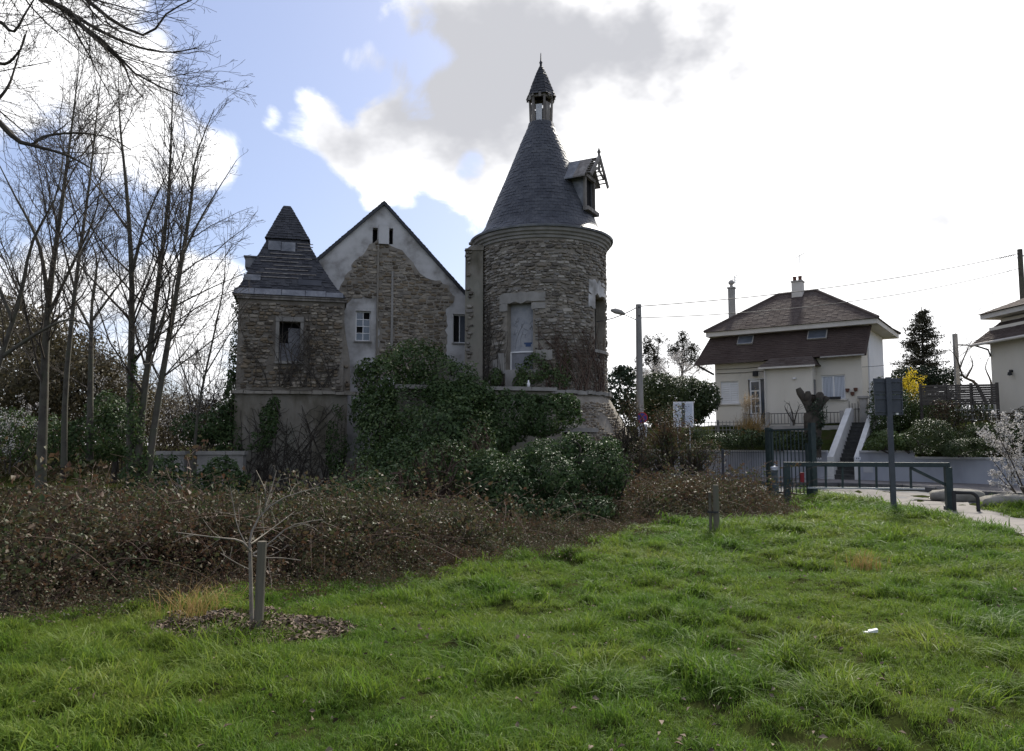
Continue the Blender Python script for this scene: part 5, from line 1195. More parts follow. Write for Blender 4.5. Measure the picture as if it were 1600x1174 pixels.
def tconv(u, z): a = u/TR; return ((TR+.10)*math.sin(a)+TC.x, TC.y-(TR+.10)*math.cos(a), z)
creeper('bare_creeper', 'brown leafless creeper spreading over the tower below its side window', BF, -.2, 2.6, 3.5, 6.3, 0, 44, 7, 'bramble_stem', tconv)
creeper('bare_creeper', 'thin leafless creeper on the tower shaft and around the boarded window', BF, -2.9, -1.3, 3.6, 7.6, 0, 14, 8, 'bark_dark', tconv)

# ------------------------------------------------------------------ brambles
def stem_tubes(rng, n, rad, L, up=.5):
    tb = []
    for i in range(n):
        a = rng.uniform(0, 6.28); d = np.array([math.cos(a), math.sin(a), rng.uniform(.3, 1.4)]); p = np.array([rng.normal()*rad*.5, rng.normal()*rad*.5, -.25]); q = [p]
        ln = L*rng.uniform(.6, 1.3)
        for s in range(5): d = unit(d+np.array([0, 0, -.32])+rng.normal(size=3)*.12); q.append(q[-1]+d*ln/5)
        tb.append((np.array(q), np.linspace(rng.uniform(.003, .0065), .002, 6)))
    return tb
def clump(seed, nl, rad, size, ns, L, leafm, stemm):
    rng = np.random.default_rng(seed); tb = stem_tubes(rng, ns, rad, L); pts = []; nr = []
    for i in range(nl):
        if rng.uniform() < .7:
            q, _ = tb[rng.integers(ns)]; p = q[rng.integers(1, 6)]+rng.normal(size=3)*.05
        else: p = rng.normal(size=3)*np.array([rad*.6, rad*.6, .12])
        for k in range(3): pts.append(p+rng.normal(size=3)*size*.55); nr.append(np.array([0, 0, .8])+rng.normal(size=3)*.6)
    V, F = leaf_geo(np.array(pts), np.array(nr), size*rng.uniform(.5, 1.25, len(pts)), rng, .66)
    # stems as thin three-sided tubes, triangulated into the same mesh
    Vs = [V]; Fs = [F]; mi = [np.zeros(len(F), int)]; base = len(V)
    for q, r in tb:
        n = len(q); T = unit(np.gradient(q, axis=0)); X = unit(np.cross(T, np.array([.3, .2, 1.]))); Y = np.cross(T, X)
        ring = q[:, None]+(X[:, None]*np.cos(np.arange(3)*2.094)[None, :, None]+Y[:, None]*np.sin(np.arange(3)*2.094)[None, :, None])*r[:, None, None]
        Vs.append(ring.reshape(-1, 3)); id_ = np.arange(n*3).reshape(n, 3)+base; nx_ = np.roll(id_, -1, 1)
        f = np.concatenate([np.stack([id_[:-1], nx_[:-1], nx_[1:]], -1).reshape(-1, 3), np.stack([id_[:-1], nx_[1:], id_[1:]], -1).reshape(-1, 3)]); Fs.append(f); mi.append(np.ones(len(f), int)); base += n*3
    me = np_mesh('bramble_clump', np.concatenate(Vs), np.concatenate(Fs)); me.materials.append(MATS[leafm]); me.materials.append(MATS[stemm]); me.polygons.foreach_set('material_index', np.concatenate(mi)); return me
vs = [clump(200+i, 60, .26, .056, 7, .72, 'bramble_leaf', 'bramble_stem') for i in range(8)]
rng = np.random.default_rng(55); N_ = 42000; x = rng.uniform(-24, 8.6, N_); y = rng.uniform(5.5, 26, N_); k = in_poly(x, y, THICKET); x = x[k]; y = y[k]; d = edge_dist(x, y)
vis = (np.abs(x)/y < .86); k = vis & (rng.uniform(size=len(x)) < np.where(d < 4.5, 1.0, .38)); x = x[k]; y = y[k]; d = d[k]
h = thicket_h(x, y)+gz(x, y); z = h*np.where(rng.uniform(size=len(x)) < .55, 1.0, rng.uniform(.2, 1.0, len(x)))-.24*np.clip(h/.55, .3, 1)
k = (rng.uniform(size=len(x)) < .75); x, y, z = x[k], y[k], z[k]
s = rng.uniform(.75, 1.35, len(x)); rot = np.stack([rng.normal(size=len(x))*.55, rng.normal(size=len(x))*.55, rng.uniform(0, 6.28, len(x))], -1); s = s*rng.choice([.8, 1.0, 1.35], len(x), p=[.4, .45, .15])*np.clip(thicket_h(x, y)/.55, .3, 1)
scatter('brambles', np.stack([x, y, z], -1), rot, np.stack([s, s, s], -1), vs, None, label='brown-green bramble thicket across the whole middle ground', kind='stuff')
# ragged fringe: stray sprigs creeping into the grass
n = 520; t_ = rng.uniform(2, len(EDGE)-3, n); i_ = t_.astype(int); f_ = (t_-i_)[:, None]; q = E2[i_]*(1-f_)+E2[i_+1]*f_+rng.normal(size=(n, 2))*np.array([.22, .3])
s = rng.uniform(.25, .65, n); scatter('bramble_fringe', np.stack([q[:, 0], q[:, 1], gz(q[:, 0], q[:, 1])+.03], -1), np.stack([rng.normal(size=n)*.6, rng.normal(size=n)*.6, rng.uniform(0, 6.28, n)], -1), np.stack([s, s, s], -1), vs[:4], None, label='stray bramble sprigs creeping into the meadow edge', kind='stuff')
# long loose canes arching out of the thicket
tb = []
for i in range(420):
    while True:
        cx_ = rng.uniform(-10, 7.5); cy_ = rng.uniform(7.5, 21)
        if in_poly(np.array([cx_]), np.array([cy_]), THICKET)[0]: break
    zz_ = float(thicket_h(np.array([cx_]), np.array([cy_]))[0]); a = rng.uniform(0, 6.28); d3 = np.array([math.cos(a)*.8, math.sin(a)*.8, rng.uniform(.6, 1.6)]); p = np.array([cx_, cy_, zz_*.5]); q = [p]; ln = rng.uniform(.8, 1.9)
    for s_ in range(7): d3 = unit(d3+np.array([0, 0, -.2])+rng.normal(size=3)*.10); q.append(q[-1]+d3*ln/7)
    tb.append((np.array(q), np.linspace(.006, .002, 8)))
tubes_np('bramble_canes', tb, 'bramble_stem', None, label='pale loose bramble canes arching out of the thicket', kind='stuff')

# ------------------------------------------------------------------ grass
def tuft(seed, n, rad, L, w, lean=.5):
    rng = np.random.default_rng(seed); a = rng.uniform(0, 6.28, n); b = np.stack([rng.normal(size=n)*rad, rng.normal(size=n)*rad, np.zeros(n)-.01], -1)
    dirn = np.stack([np.cos(a), np.sin(a), np.zeros(n)], -1); side = np.stack([-np.sin(a), np.cos(a), np.zeros(n)], -1); ln = L*rng.uniform(.5, 1.25, n)[:, None]; le = rng.uniform(.15, 1.0, n)[:, None]*lean+np.array([[.0]])
    wd = (w*rng.uniform(.6, 1.3, n))[:, None]; up = np.array([[0, 0, 1.]]); wind = np.array([[.18, .05, 0]])
    ts = [0, .35, .7]; rows = []
    for t_ in ts:
        c = b+up*ln*(t_-.28*le*t_**2)+(dirn*le+wind)*ln*t_**1.8; ww = wd*(1-.45*t_); rows += [c-side*ww/2, c+side*ww/2]
    tip = b+up*ln*(1-.42*le)+(dirn*le+wind)*ln*1.05; rows.append(tip)
    V = np.stack(rows, 1).reshape(-1, 3); i = np.arange(n)[:, None]*7
    F = np.concatenate([i+np.array([[0, 1, 3]]), i+np.array([[0, 3, 2]]), i+np.array([[2, 3, 5]]), i+np.array([[2, 5, 4]]), i+np.array([[4, 5, 6]])], 1).reshape(-1, 3)
    return np_mesh('grass_tuft', V, F)
gv = [tuft(300+i, 44, .05, .075, .0048, .95) for i in range(6)]+[tuft(320+i, 30, .04, .108, .0052, 1.1) for i in range(3)]
rng = np.random.default_rng(66)
mx, my = Gd(392, 985); MULCH = (mx-.05, my+.15, .95, .55)
def grass_pts(n, poly, x0, x1, y0, y1, dens):
    x = rng.uniform(x0, x1, n); y = rng.uniform(y0, y1, n); k = in_poly(x, y, poly) & (np.abs(x) < y*.80+1.2); x, y = x[k], y[k]
    k = rng.uniform(size=len(x)) < dens(x, y); return x[k], y[k]
def dens(x, y):
    d = np.clip(6.5/np.maximum(y, 1), .30, 1.0)
    inm = (((x-MULCH[0])/MULCH[2])**2+((y-MULCH[1])/MULCH[3])**2) < 1
    patchy = np.clip(.95+.9*wob(np.stack([x, y], -1), 1.3, 8), .58, 1)
    wx, wy = Gd(1570, 1125); wn = np.exp(-(((x-wx)/.75)**2+((y-wy)/.5)**2)); wx2, wy2 = Gd(1010, 900); wn2 = np.exp(-(((x-wx2)/1.0)**2+((y-wy2)/.9)**2))
    return d*patchy*np.where(inm, .05, 1)*(1-.6*wn-.45*wn2)
x, y = grass_pts(270000, MEADOW, -14, 10, 2.2, 25.6, dens); x2, y2 = grass_pts(60000, VERGE, 10, 20, 10.5, 22.5, dens); x = np.concatenate([x, x2]); y = np.concatenate([y, y2])
pp = np.stack([x, y], -1); tall = np.clip(wob(pp, 1.6, 12), -1, 1.5); tall2 = np.clip(wob(pp, 5.0, 13), 0, 1.4)
md = np.clip(wob(pp, 2.6, 3)-.35, 0, .8); s = (.68+.26*tall+.50*tall2*(tall > -.2)+.45*md)*(1-.45*np.exp(-(((x-Gd(1570, 1125)[0])/.75)**2+((y-Gd(1570, 1125)[1])/.5)**2)))*rng.uniform(.75, 1.25, len(x))*np.clip(.9+(y-5)*.012, .85, 1.15); s = np.clip(s, .35, 2.3)
wscale = np.clip(y/7.5, 1, 2.6)
lean = .28
rot = np.stack([rng.normal(size=len(x))*lean*.6, .12+rng.normal(size=len(x))*lean*.6, rng.uniform(0, 6.28, len(x))], -1)
scatter('meadow_grass', np.stack([x, y, gz(x, y)], -1), rot, np.stack([s*wscale, s*wscale, s*np.clip(wscale**.35, 1, 1.4)], -1), gv, 'blade', label='lush uneven green meadow grass filling the foreground', kind='stuff')
# fallen leaves and small dead stalks in the sward
n = 5200; xl = rng.uniform(-9, 9, n); yl = 3+16*rng.uniform(size=n)**1.2; k = in_poly(xl, yl, MEADOW); xl, yl = xl[k], yl[k]; n = len(xl)
V, F = leaf_geo(np.stack([xl, yl, gz(xl, yl)+rng.uniform(.015, .075, n)], -1), np.array([0, 0, 1.])+rng.normal(size=(n, 3))*.5, rng.uniform(.02, .055, n), rng, .6, .2)
link_mesh('fallen_leaves', np_mesh('fallen_leaves', V, F), 'mulch', None, label='scattered brown fallen leaves in the meadow grass', kind='stuff')
# coarse tussocks
tv = [tuft(340+i, 90, .09, .30, .007, 1.25) for i in range(4)]
tp = [Gd(*q) for q in ((1130, 1065), (1230, 1060), (1300, 1110), (1270, 1130), (1495, 1025), (1555, 1000), (1480, 925), (1530, 950), (1340, 885), (1360, 880), (1100, 880), (940, 1090), (840, 1060), (560, 1110), (340, 1030), (380, 1000), (700, 1150), (1020, 1000), (250, 1100), (120, 1020), (1430, 1000), (1560, 1080), (1150, 960), (900, 980), (1450, 850), (1580, 900))]
tp = [(a+random.gauss(0, .12), b+random.gauss(0, .12)) for a, b in tp for _ in range(4)]+[(random.uniform(-5, 7), random.uniform(4, 18)) for _ in range(160)]
tp = np.array([q for q in tp if in_poly(np.array([q[0]]), np.array([q[1]]), MEADOW)[0]]); n = len(tp); s = rng.uniform(.45, .95, n)
scatter('grass_tussocks', np.stack([tp[:, 0], tp[:, 1], gz(tp[:, 0], tp[:, 1])], -1), np.stack([rng.normal(size=n)*.2, .2+rng.normal(size=n)*.2, rng.uniform(0, 6.28, n)], -1), np.stack([s*1.1, s*1.1, s*.8], -1), tv, 'blade', label='taller coarse grass tussocks scattered through the meadow', kind='stuff')
# dry grass tuft by the young tree
c = Gd(295, 968); me = tuft(360, 190, .15, .38, .005, 1.2); o = link_mesh('dry_grass_tuft', me, 'dry_blade', None, label='straw-yellow dry grass tuft left of the staked young tree', cat='grass tuft'); o.location = (c[0], c[1]+.1, 0)
for k, (px, py, s_) in enumerate(((600, 985, .4),)): pass
# mulch ring
rng = np.random.default_rng(77); n = 2600; a = rng.uniform(0, 6.28, n); r = np.sqrt(rng.uniform(size=n)); mxs = MULCH[0]+np.cos(a)*r*MULCH[2]; mys = MULCH[1]+np.sin(a)*r*MULCH[3]
pz = gz(mxs, mys)+.02+.06*(1-r**2)+rng.uniform(0, .02, n); V, F = leaf_geo(np.stack([mxs, mys, pz], -1), np.array([0, 0, 1.])+rng.normal(size=(n, 3))*.45, rng.uniform(.02, .075, n), rng, .38, .1)
link_mesh('wood_chips', np_mesh('wood_chips', V, F), 'mulch', None, label='ring of brown wood-chip mulch around the young tree', kind='stuff')
c = Gd(1360, 1001); lt = MB(); lt.box(-.07, .05, -.02, .03, .05, .062); lt.hexa([(-.02, -.03, .06), (.08, -.02, .055), (.09, .04, .06), (-.01, .03, .065)], [(-.02, -.03, .075), (.08, -.02, .10), (.09, .04, .10), (-.01, .03, .08)])
o = lt.build('litter', 'litter', None, label='scrap of white paper litter lying in the grass', cat='litter'); o.scale = (.75, .75, .6); o.location = (c[0], c[1], float(gz(c[0], c[1]))+.02)

# ------------------------------------------------------------------ stakes and the young tree
def stake(c, r, h, lean=(0, 0), seed=0):
    mb = MB(); n = 6; mb.tube([(lean[0]*t_*h, lean[1]*t_*h, -.1+t_*(h+.1)) for t_ in np.linspace(0, 1, n)], [r*(1.06-.06*t_+.01*math.sin(seed+9*t_)) for t_ in np.linspace(0, 1, n)], 12); return mb
c = Gd(403, 988); hgt = P(403, 846, c[1]).z
o = stake(c, .039, hgt, (.02, 0)).build('tree_stake', 'wood_stake', None, smooth=False, label='thick round wooden stake beside the young tree', cat='stake'); o.location = (c[0], c[1], 0)
c2 = Gd(394, 976); rng = np.random.default_rng(88); yt = empty('young_tree', (0, 0, 0), label='small bare young tree with spreading pale branches behind the stake', cat='tree')
Yt = c2[1]; b_ = np.array([c2[0], c2[1], -.05])
def yp(x, y, dy=0): v = P(x, y, Yt+dy); return np.array(v)
tb = [(smooth_path([b_, yp(392, 915), yp(391, 862, .02)], 8), np.linspace(.021, .016, 8))]
tubes_np('trunk', tb, 'bark_pale', yt); tb = []
sp_ = {1: (7, 30, 65, .45, .05, .18, .15), 0: (9, 30, 70, .4, .05, .2, .1)}
for ctrl, r in (([(391, 862, .02), (375, 845, -.1), (335, 840, -.25), (275, 832, -.4)], .013), ([(391, 862, .02), (392, 835, .1), (412, 800, .2), (450, 775, .35), (500, 762, .5)], .014), ([(395, 866, .0), (420, 850, .1), (455, 822, .2), (505, 812, .3)], .011),
                ([(395, 868, 0), (415, 872, -.1), (440, 872, -.2), (470, 876, -.3)], .008), ([(412, 800, .2), (415, 770, .1), (400, 735, .0)], .009), ([(415, 790, .1), (425, 760, .2), (432, 735, .25)], .008), ([(391, 862, 0), (372, 825, .2), (365, 790, .3), (360, 760, .35)], .008), ([(390, 890, 0), (370, 880, .2), (345, 865, .3)], .005), ([(392, 850, 0), (420, 830, .4), (460, 800, .7)], .009)):
    grow(tb, smooth_path([yp(*q) for q in ctrl], 8), r, .004, 1, rng, sp_)
tubes_np('branches', tb, 'bark_pale', yt, sides=(6, 5, 3))
c = Gd(1120, 842); h1 = P(1120, 758, c[1]).z; ps = empty('paired_stakes', (c[0], c[1], 0), label='pair of strapped wooden stakes at the far edge of the meadow', cat='stake')
m_ = stake(c, .05, h1, (.0, 0), 2).build('stake', 'wood_stake', ps); m_ = stake(c, .026, h1*.86, (-.01, 0), 4).build('stake', 'wood_stake', ps); m_.location = (-.085, .04, 0)
mb = MB(); mb.lathe([(.10, 0), (.10, .03)], 16, (-.05, .02, h1*.48)); mb.build('strap', 'pot_dark', ps)

# ------------------------------------------------------------------ bare trees on the left
SPEC = {2: (3.0, 22, 50, .34, .06, .15, .22), 1: (6.2, 25, 60, .42, .05, .18, .15), 0: (6.5, 25, 65, .45, .03, .2, .1)}
TWIG[0] = .0042
def bare_tree(name, label, stems, Y, seed, bark='bark_grey', twig='twig', spec=SPEC, lvl=2, ivy=None, group='bare trees beside the turret'):
    rng = np.random.default_rng(seed); o = empty(name, (0, 0, 0), label=label, cat='tree', group=group); tr = []; tb = []
    for ctrl, r0, r1 in stems:
        pts = smooth_path([np.array(P(x, y, Y+(q[0] if q else 0))) for x, y, *q in ctrl], 14); r1 = min(r1, .008); tr.append((pts, r1+(r0-r1)*(1-np.linspace(0, 1, 14))**1.2)); sub = []
        grow(sub, pts, r0, r1, lvl, rng, spec); tb += sub[1:]
    tubes_np('trunk', tr, bark, o, sides=(10, 6, 4)); tubes_np('crown', tb, twig, o, sides=(5, 4, 3))
    if ivy is not None:
        B = [pb(*q) for q in ivy]; p, nr = shell_pts(B, 900*len(B), rng, .3, .1, seed); leaves('ivy', p, nr, .075*rng.uniform(.6, 1.3, len(p)), 'ivy_leaf', o, rng)
    return o
bare_tree('bare_tree', 'bare tree with a single grey trunk near the left picture edge', [([(63, 770), (68, 640), (75, 480), (95, 330), (112, 200), (125, 90)], .13, .02), ([(75, 470), (60, 380), (20, 300), (-10, 240)], .06, .012), ([(72, 500), (110, 420), (150, 330), (160, 240)], .05, .01)], 19.0, 401)
bare_tree('bare_tree', 'slender bare tree with a pale stem, second from the left edge', [([(100, 730), (103, 600), (120, 430), (138, 300), (150, 190), (160, 100)], .09, .015), ([(116, 450), (90, 350), (70, 260)], .04, .01), ([(125, 400), (165, 330), (200, 280)], .03, .01)], 22.0, 402)
bare_tree('bare_tree', 'multi-stemmed bare tree with ivy at its foot left of the turret', [([(205, 790), (204, 620), (206, 440), (198, 300), (188, 200), (185, 120)], .11, .018), ([(210, 790), (225, 620), (245, 460), (262, 320), (268, 200), (270, 130)], .10, .016), ([(225, 790), (245, 640), (272, 480), (298, 320), (305, 250), (335, 170)], .10, .016), ([(205, 430), (230, 340), (262, 270)], .05, .01), ([(285, 400), (320, 330), (370, 250)], .04, .009), ([(232, 560), (262, 470), (262, 420), (240, 370)], .04, .01), ([(270, 480), (330, 450), (388, 425)], .025, .007)], 18.5, 403,
          ivy=[(210, 690, 18.4, 16, 70, .3), (222, 730, 18.4, 20, 50, .3), (207, 600, 18.5, 7, 60, .15)])
bare_tree('bare_tree', 'shorter bushy bare tree behind the multi-stemmed one', [([(140, 720), (142, 560), (145, 460), (160, 380)], .12, .03), ([(144, 520), (100, 440), (60, 400)], .05, .012), ([(145, 500), (190, 440), (230, 400)], .05, .012), ([(145, 470), (150, 400), (120, 340)], .05, .012)], 25.0, 404)
bare_tree('bare_tree', 'thin leaning bare tree between the multi-stemmed tree and turret', [([(300, 760), (310, 640), (335, 520), (350, 440), (352, 380)], .05, .01), ([(318, 590), (360, 520), (385, 480)], .025, .007), ([(310, 640), (280, 560), (270, 500)], .025, .007)], 23.0, 405)
bare_tree('bare_tree', 'bare tree with leaning stem crossing low at the left edge', [([(-40, 760), (-10, 600), (30, 470), (50, 380), (90, 300), (100, 220)], .075, .01), ([(0, 560), (60, 520), (110, 500), (160, 520)], .05, .01), ([(20, 500), (-20, 400), (-40, 300)], .05, .01)], 17.0, 406)
TWIG[0] = .0026
# overhanging boughs of a tree standing outside the picture
ot = empty('overhanging_tree', (0, 0, 0), label='dark bare boughs reaching into the upper left corner', cat='tree'); rng = np.random.default_rng(411); tb = []
base = np.array([-9.5, 8.6, 0]); fork = np.array([-9.0, 8.8, 5.0]); tubes_np('trunk', [(smooth_path([base-np.array([0, 0, .3]), base+np.array([.1, .1, 2.5]), fork, fork+np.array([.3, .5, 3.5])], 12), np.linspace(.26, .13, 12))], 'bark_dark', ot, sides=(12, 6, 4))
SP2 = {2: (3.6, 20, 45, .42, .04, .13, .15), 1: (8.0, 22, 55, .42, .05, .16, .12), 0: (10, 25, 65, .42, .06, .2, .1)}
def q9(x, y, Y): return np.array(P(x, y, Y))
for ctrl, r0, r1 in (([fork, q9(-120, 80, 9.2), q9(-20, 172, 9.0), q9(25, 218, 9.0), q9(55, 228, 9.0), q9(105, 243, 9.1), q9(140, 262, 9.2)], .055, .010), ([q9(52, 227, 9.0), q9(70, 213, 9.1), q9(120, 208, 9.3), q9(170, 215, 9.6), q9(205, 235, 9.8)], .022, .006),
                     ([fork+np.array([0, 0, 2]), q9(-80, -60, 9.5), q9(50, -8, 9.3), q9(100, 14, 9.3), q9(125, 38, 9.3), q9(170, 72, 9.2), q9(215, 118, 9.2), q9(285, 150, 9.2)], .06, .008), ([q9(100, 14, 9.3), q9(150, 45, 9.1), q9(210, 72, 9.0), q9(265, 82, 9.0), q9(308, 75, 8.9)], .03, .005), ([q9(125, 38, 9.3), q9(160, 70, 9.5), q9(192, 100, 9.6), q9(205, 130, 9.7), q9(225, 155, 9.8)], .03, .006),
                     ([fork+np.array([0, 0, 2.6]), q9(-90, -130, 9.8), q9(60, -60, 9.6), q9(130, -5, 9.6), q9(180, 35, 9.5), q9(230, 55, 9.5), q9(262, 20, 9.4), q9(300, 0, 9.4)], .05, .007), ([fork+np.array([0, 0, 1]), q9(-100, 20, 8.6), q9(-10, 30, 8.4), q9(20, 50, 8.4), q9(40, 20, 8.4), q9(65, -20, 8.4)], .04, .007), ([q9(-60, 60, 8.7), q9(0, 100, 8.6), q9(30, 80, 8.5), q9(42, 48, 8.5)], .03, .006), ([q9(-20, 172, 9), q9(10, 140, 9.1), q9(25, 100, 9.2), q9(38, 55, 9.2)], .025, .006)):
    grow(tb, smooth_path(ctrl, 14), r0, r1, 2 if r0 > .035 else 1, rng, SP2)
tubes_np('boughs', tb, 'bark_dark', ot, sides=(8, 5, 3))

# ------------------------------------------------------------------ thick growth behind the bare trees
TWIG[0] = .006
def leafy_tree(name, label, trunk, blobs, n, size, m, seed, gap=.25, group=None, thick=.35, aspect=.5):
    o = shrub(name, label, 'tree', blobs, n, size, m, seed, part='crown', thick=thick, gap=gap, stems=0, group=group, aspect=aspect); rng = np.random.default_rng(seed)
    tb = [(smooth_path([np.array(q) for q in trunk], 8), np.linspace(.16, .06, 8))]
    for b in blobs:
        s0 = np.array(trunk[-1])*.5+np.array(trunk[-2])*.5; tb.append((smooth_path([s0, (s0+np.array(b[:3]))/2+rng.normal(size=3)*.2, np.array(b[:3])], 6), np.linspace(.06, .015, 6)))
        for k in range(5): e = np.array(b[:3])+unit(rng.normal(size=3))*np.array(b[3:])*.9; tb.append((smooth_path([np.array(b[:3]), (np.array(b[:3])+e)/2+rng.normal(size=3)*.1, e], 5), np.linspace(.02, .005, 5)))
    tubes_np('trunk', tb, 'bark_dark', o); return o
def tk(x, Y, y1): b = P(x, 760, Y); return [(b.x, b.y, -.2), (b.x+.1, b.y, 1.5), tuple(P(x, y1, Y))]
BACK = 'evergreen trees behind the bare trees'
leafy_tree('evergreen_tree', 'dark olive evergreen mass at the far left edge', tk(-20, 28, 560), [pb(-30, 560, 28, 90, 90, 2), pb(40, 600, 28, 70, 80, 2), pb(20, 520, 28.5, 60, 50, 1.6)], 11000, .15, 'olive_leaf', 501, group=BACK)
leafy_tree('evergreen_tree', 'olive evergreen tree behind the second bare tree', tk(95, 29, 560), [pb(95, 560, 29, 50, 75, 1.6), pb(130, 600, 29, 45, 70, 1.5), pb(70, 620, 28.6, 40, 60, 1.4)], 8000, .15, 'olive_leaf', 502, group=BACK)
leafy_tree('evergreen_tree', 'low olive evergreen between the multi-stemmed tree and the turret', tk(175, 30, 600), [pb(172, 600, 30, 38, 55, 1.4), pb(205, 630, 30, 36, 45, 1.3)], 4200, .14, 'olive_leaf', 503, group=BACK)
for i, (bx, n, lab) in enumerate((([pb(20, 680, 25, 60, 40, 1.2), pb(80, 690, 25, 40, 36, 1.0)], 5200, 'dark ivy undergrowth bush at the left edge behind the brambles'), ([pb(140, 690, 25.5, 40, 40, 1.0), pb(185, 680, 25.5, 32, 46, 1.0), pb(165, 640, 26, 30, 28, .8)], 5200, 'dark green undergrowth bush behind the second bare tree'), ([pb(285, 770, 21, 70, 34, 1.0), pb(350, 760, 21.5, 40, 40, 1.0), pb(240, 745, 21, 40, 40, .9)], 9000, 'dark ivy bush in front of the low pillared wall'), ([pb(318, 672, 26, 45, 25, .9), pb(350, 660, 26.4, 24, 30, .7)], 4000, 'dark green bush above the low pillared wall'))):
    shrub('undergrowth_bush', lab, 'bush', bx, n, .10, 'ivy_leaf', 520+i, gap=.15, stems=5, group='dark undergrowth bushes on the left')
def blossom_bush(label, ctrl, Y, seed, n, spread, size=.035, name='blossom_shrub', per=7, m='blossom', group='white blossom shrubs', cat='blossom shrub'):
    rng = np.random.default_rng(seed); o = empty(name, (0, 0, 0), label=label, cat=cat, group=group); tb = []
    for c_ in ctrl: grow(tb, smooth_path([np.array(P(x, y, Y+d_)) for x, y, d_ in c_], 9), .03, .006, 1, rng, {1: (5, 25, 60, .42, .12, .14, .12), 0: (7, 25, 60, .4, .1, .15, .1)})
    tubes_np('stems', tb, 'bark_dark', o)
    p = []
    for pts, r in tb[1:]:
        for q in pts[1:]: p.append(q+rng.normal(size=(per, 3))*spread)
    p = np.concatenate(p); p = p[rng.permutation(len(p))[:n]]; leaves('blossom', p, rng.normal(size=p.shape)+np.array([0, -.3, .4]), size*rng.uniform(.6, 1.4, len(p)), m, o, rng, .85); return o
blossom_bush('white blossom shrub at the left edge behind the brambles', [[(15, 740, 0), (20, 680, 0), (40, 640, .2)], [(10, 740, .2), (0, 690, 0), (-20, 640, .2)], [(20, 730, 0), (50, 690, .3), (62, 650, .4)]], 24, 531, 1500, .05)
blossom_bush('white blossom shrub in front of the second evergreen, mid left', [[(185, 740, 0), (180, 660, 0), (160, 600, .2)], [(190, 740, 0), (195, 650, .3), (215, 590, .4)], [(180, 700, 0), (150, 650, .2), (140, 620, .3)]], 26.5, 532, 1500, .06)
blossom_bush('tall pale blossom shrub just left of the turret', [[(310, 740, 0), (300, 640, 0), (275, 560, .2), (270, 520, .3)], [(320, 740, .3), (330, 640, .2), (345, 570, .3), (350, 530, .3)], [(315, 720, 0), (310, 620, .4), (320, 550, .3)], [(300, 700, 0), (255, 630, .3), (245, 590, .3)], [(330, 700, 0), (360, 640, .5), (372, 600, .6)]], 29, 533, 5200, .09)
# distant wood closing the view on the left
fw = []
for i in range(46):
    px = -260+i*14.5; Yw = 33+(i*7 % 11); yt = np.interp(px, [-260, 0, 110, 200, 290, 400], [430, 462, 515, 590, 628, 650])+random.uniform(-14, 18); c_ = P(px, yt+45, Yw); fw.append((c_.x, c_.y, c_.z, 1.5, 1.3, 1.5)); c_ = P(px+5, (yt+700)/2+20, Yw-1); fw.append((c_.x, c_.y, c_.z, 1.9, 1.3, 2.2)); c_ = P(px, 690, Yw-2); fw.append((c_.x, c_.y, 1.0, 1.9, 1.2, 1.6))
rng = np.random.default_rng(540); p, nr = shell_pts(fw, 105000, rng, .35, .08, 540); leaves('distant_wood', p, nr, .19*rng.uniform(.6, 1.3, len(p)), 'olive_leaf', None, rng, .45, label='brown-olive wood closing the view behind the bare trees', kind='stuff')
tb = []
for b in fw[::1]:
    for k in range(9):
        c0_ = np.array(b[:3])+rng.normal(size=3)*np.array([.8, .5, .6]); q = [c0_]; d3 = unit(np.array([rng.normal()*.5, rng.normal()*.3, 1.0]))
        for s_ in range(5): d3 = unit(d3+rng.normal(size=3)*.2); q.append(q[-1]+d3*.45)
        tb.append((np.array(q), np.linspace(.022, .006, 6)))
tubes_np('distant_twigs', tb, 'twig', None, label='fine bare twigs above the distant wood', kind='stuff')
# low wall with pillars
lw = BF.empty('pillar_wall', label='low wall of pale pillars and dark gaps left of the turret', cat='wall'); zb = P(330, 745, 24.6).z; zt4 = P(330, 705, 24.6).z
LF = Fr(P(230, 720, 24.4).x, P(230, 720, 24.4).y, 4); lw.location = (LF.o[0], LF.o[1], 0); lw.rotation_euler = (0, 0, R(4))
for x0_, x1_ in ((243, 268), (287-17, 287), (308, 350), (356, 380)):
    a, b = LF.uz(x0_, 720, 0)[0], LF.uz(x1_, 720, 0)[0]; MB().box(a, b, 0, .35, -.2, zt4-.12).build('pillar', 'plaster_grey', lw); MB().box(a-.05, b+.05, -.05, .4, zt4-.118, zt4).build('pillar_cap', 'plaster_grey', lw)
MB().box(-.6, LF.uz(372, 720, 0)[0], .4, .55, -.2, zt4-.3).build('back_wall', 'mortar_dark', lw)

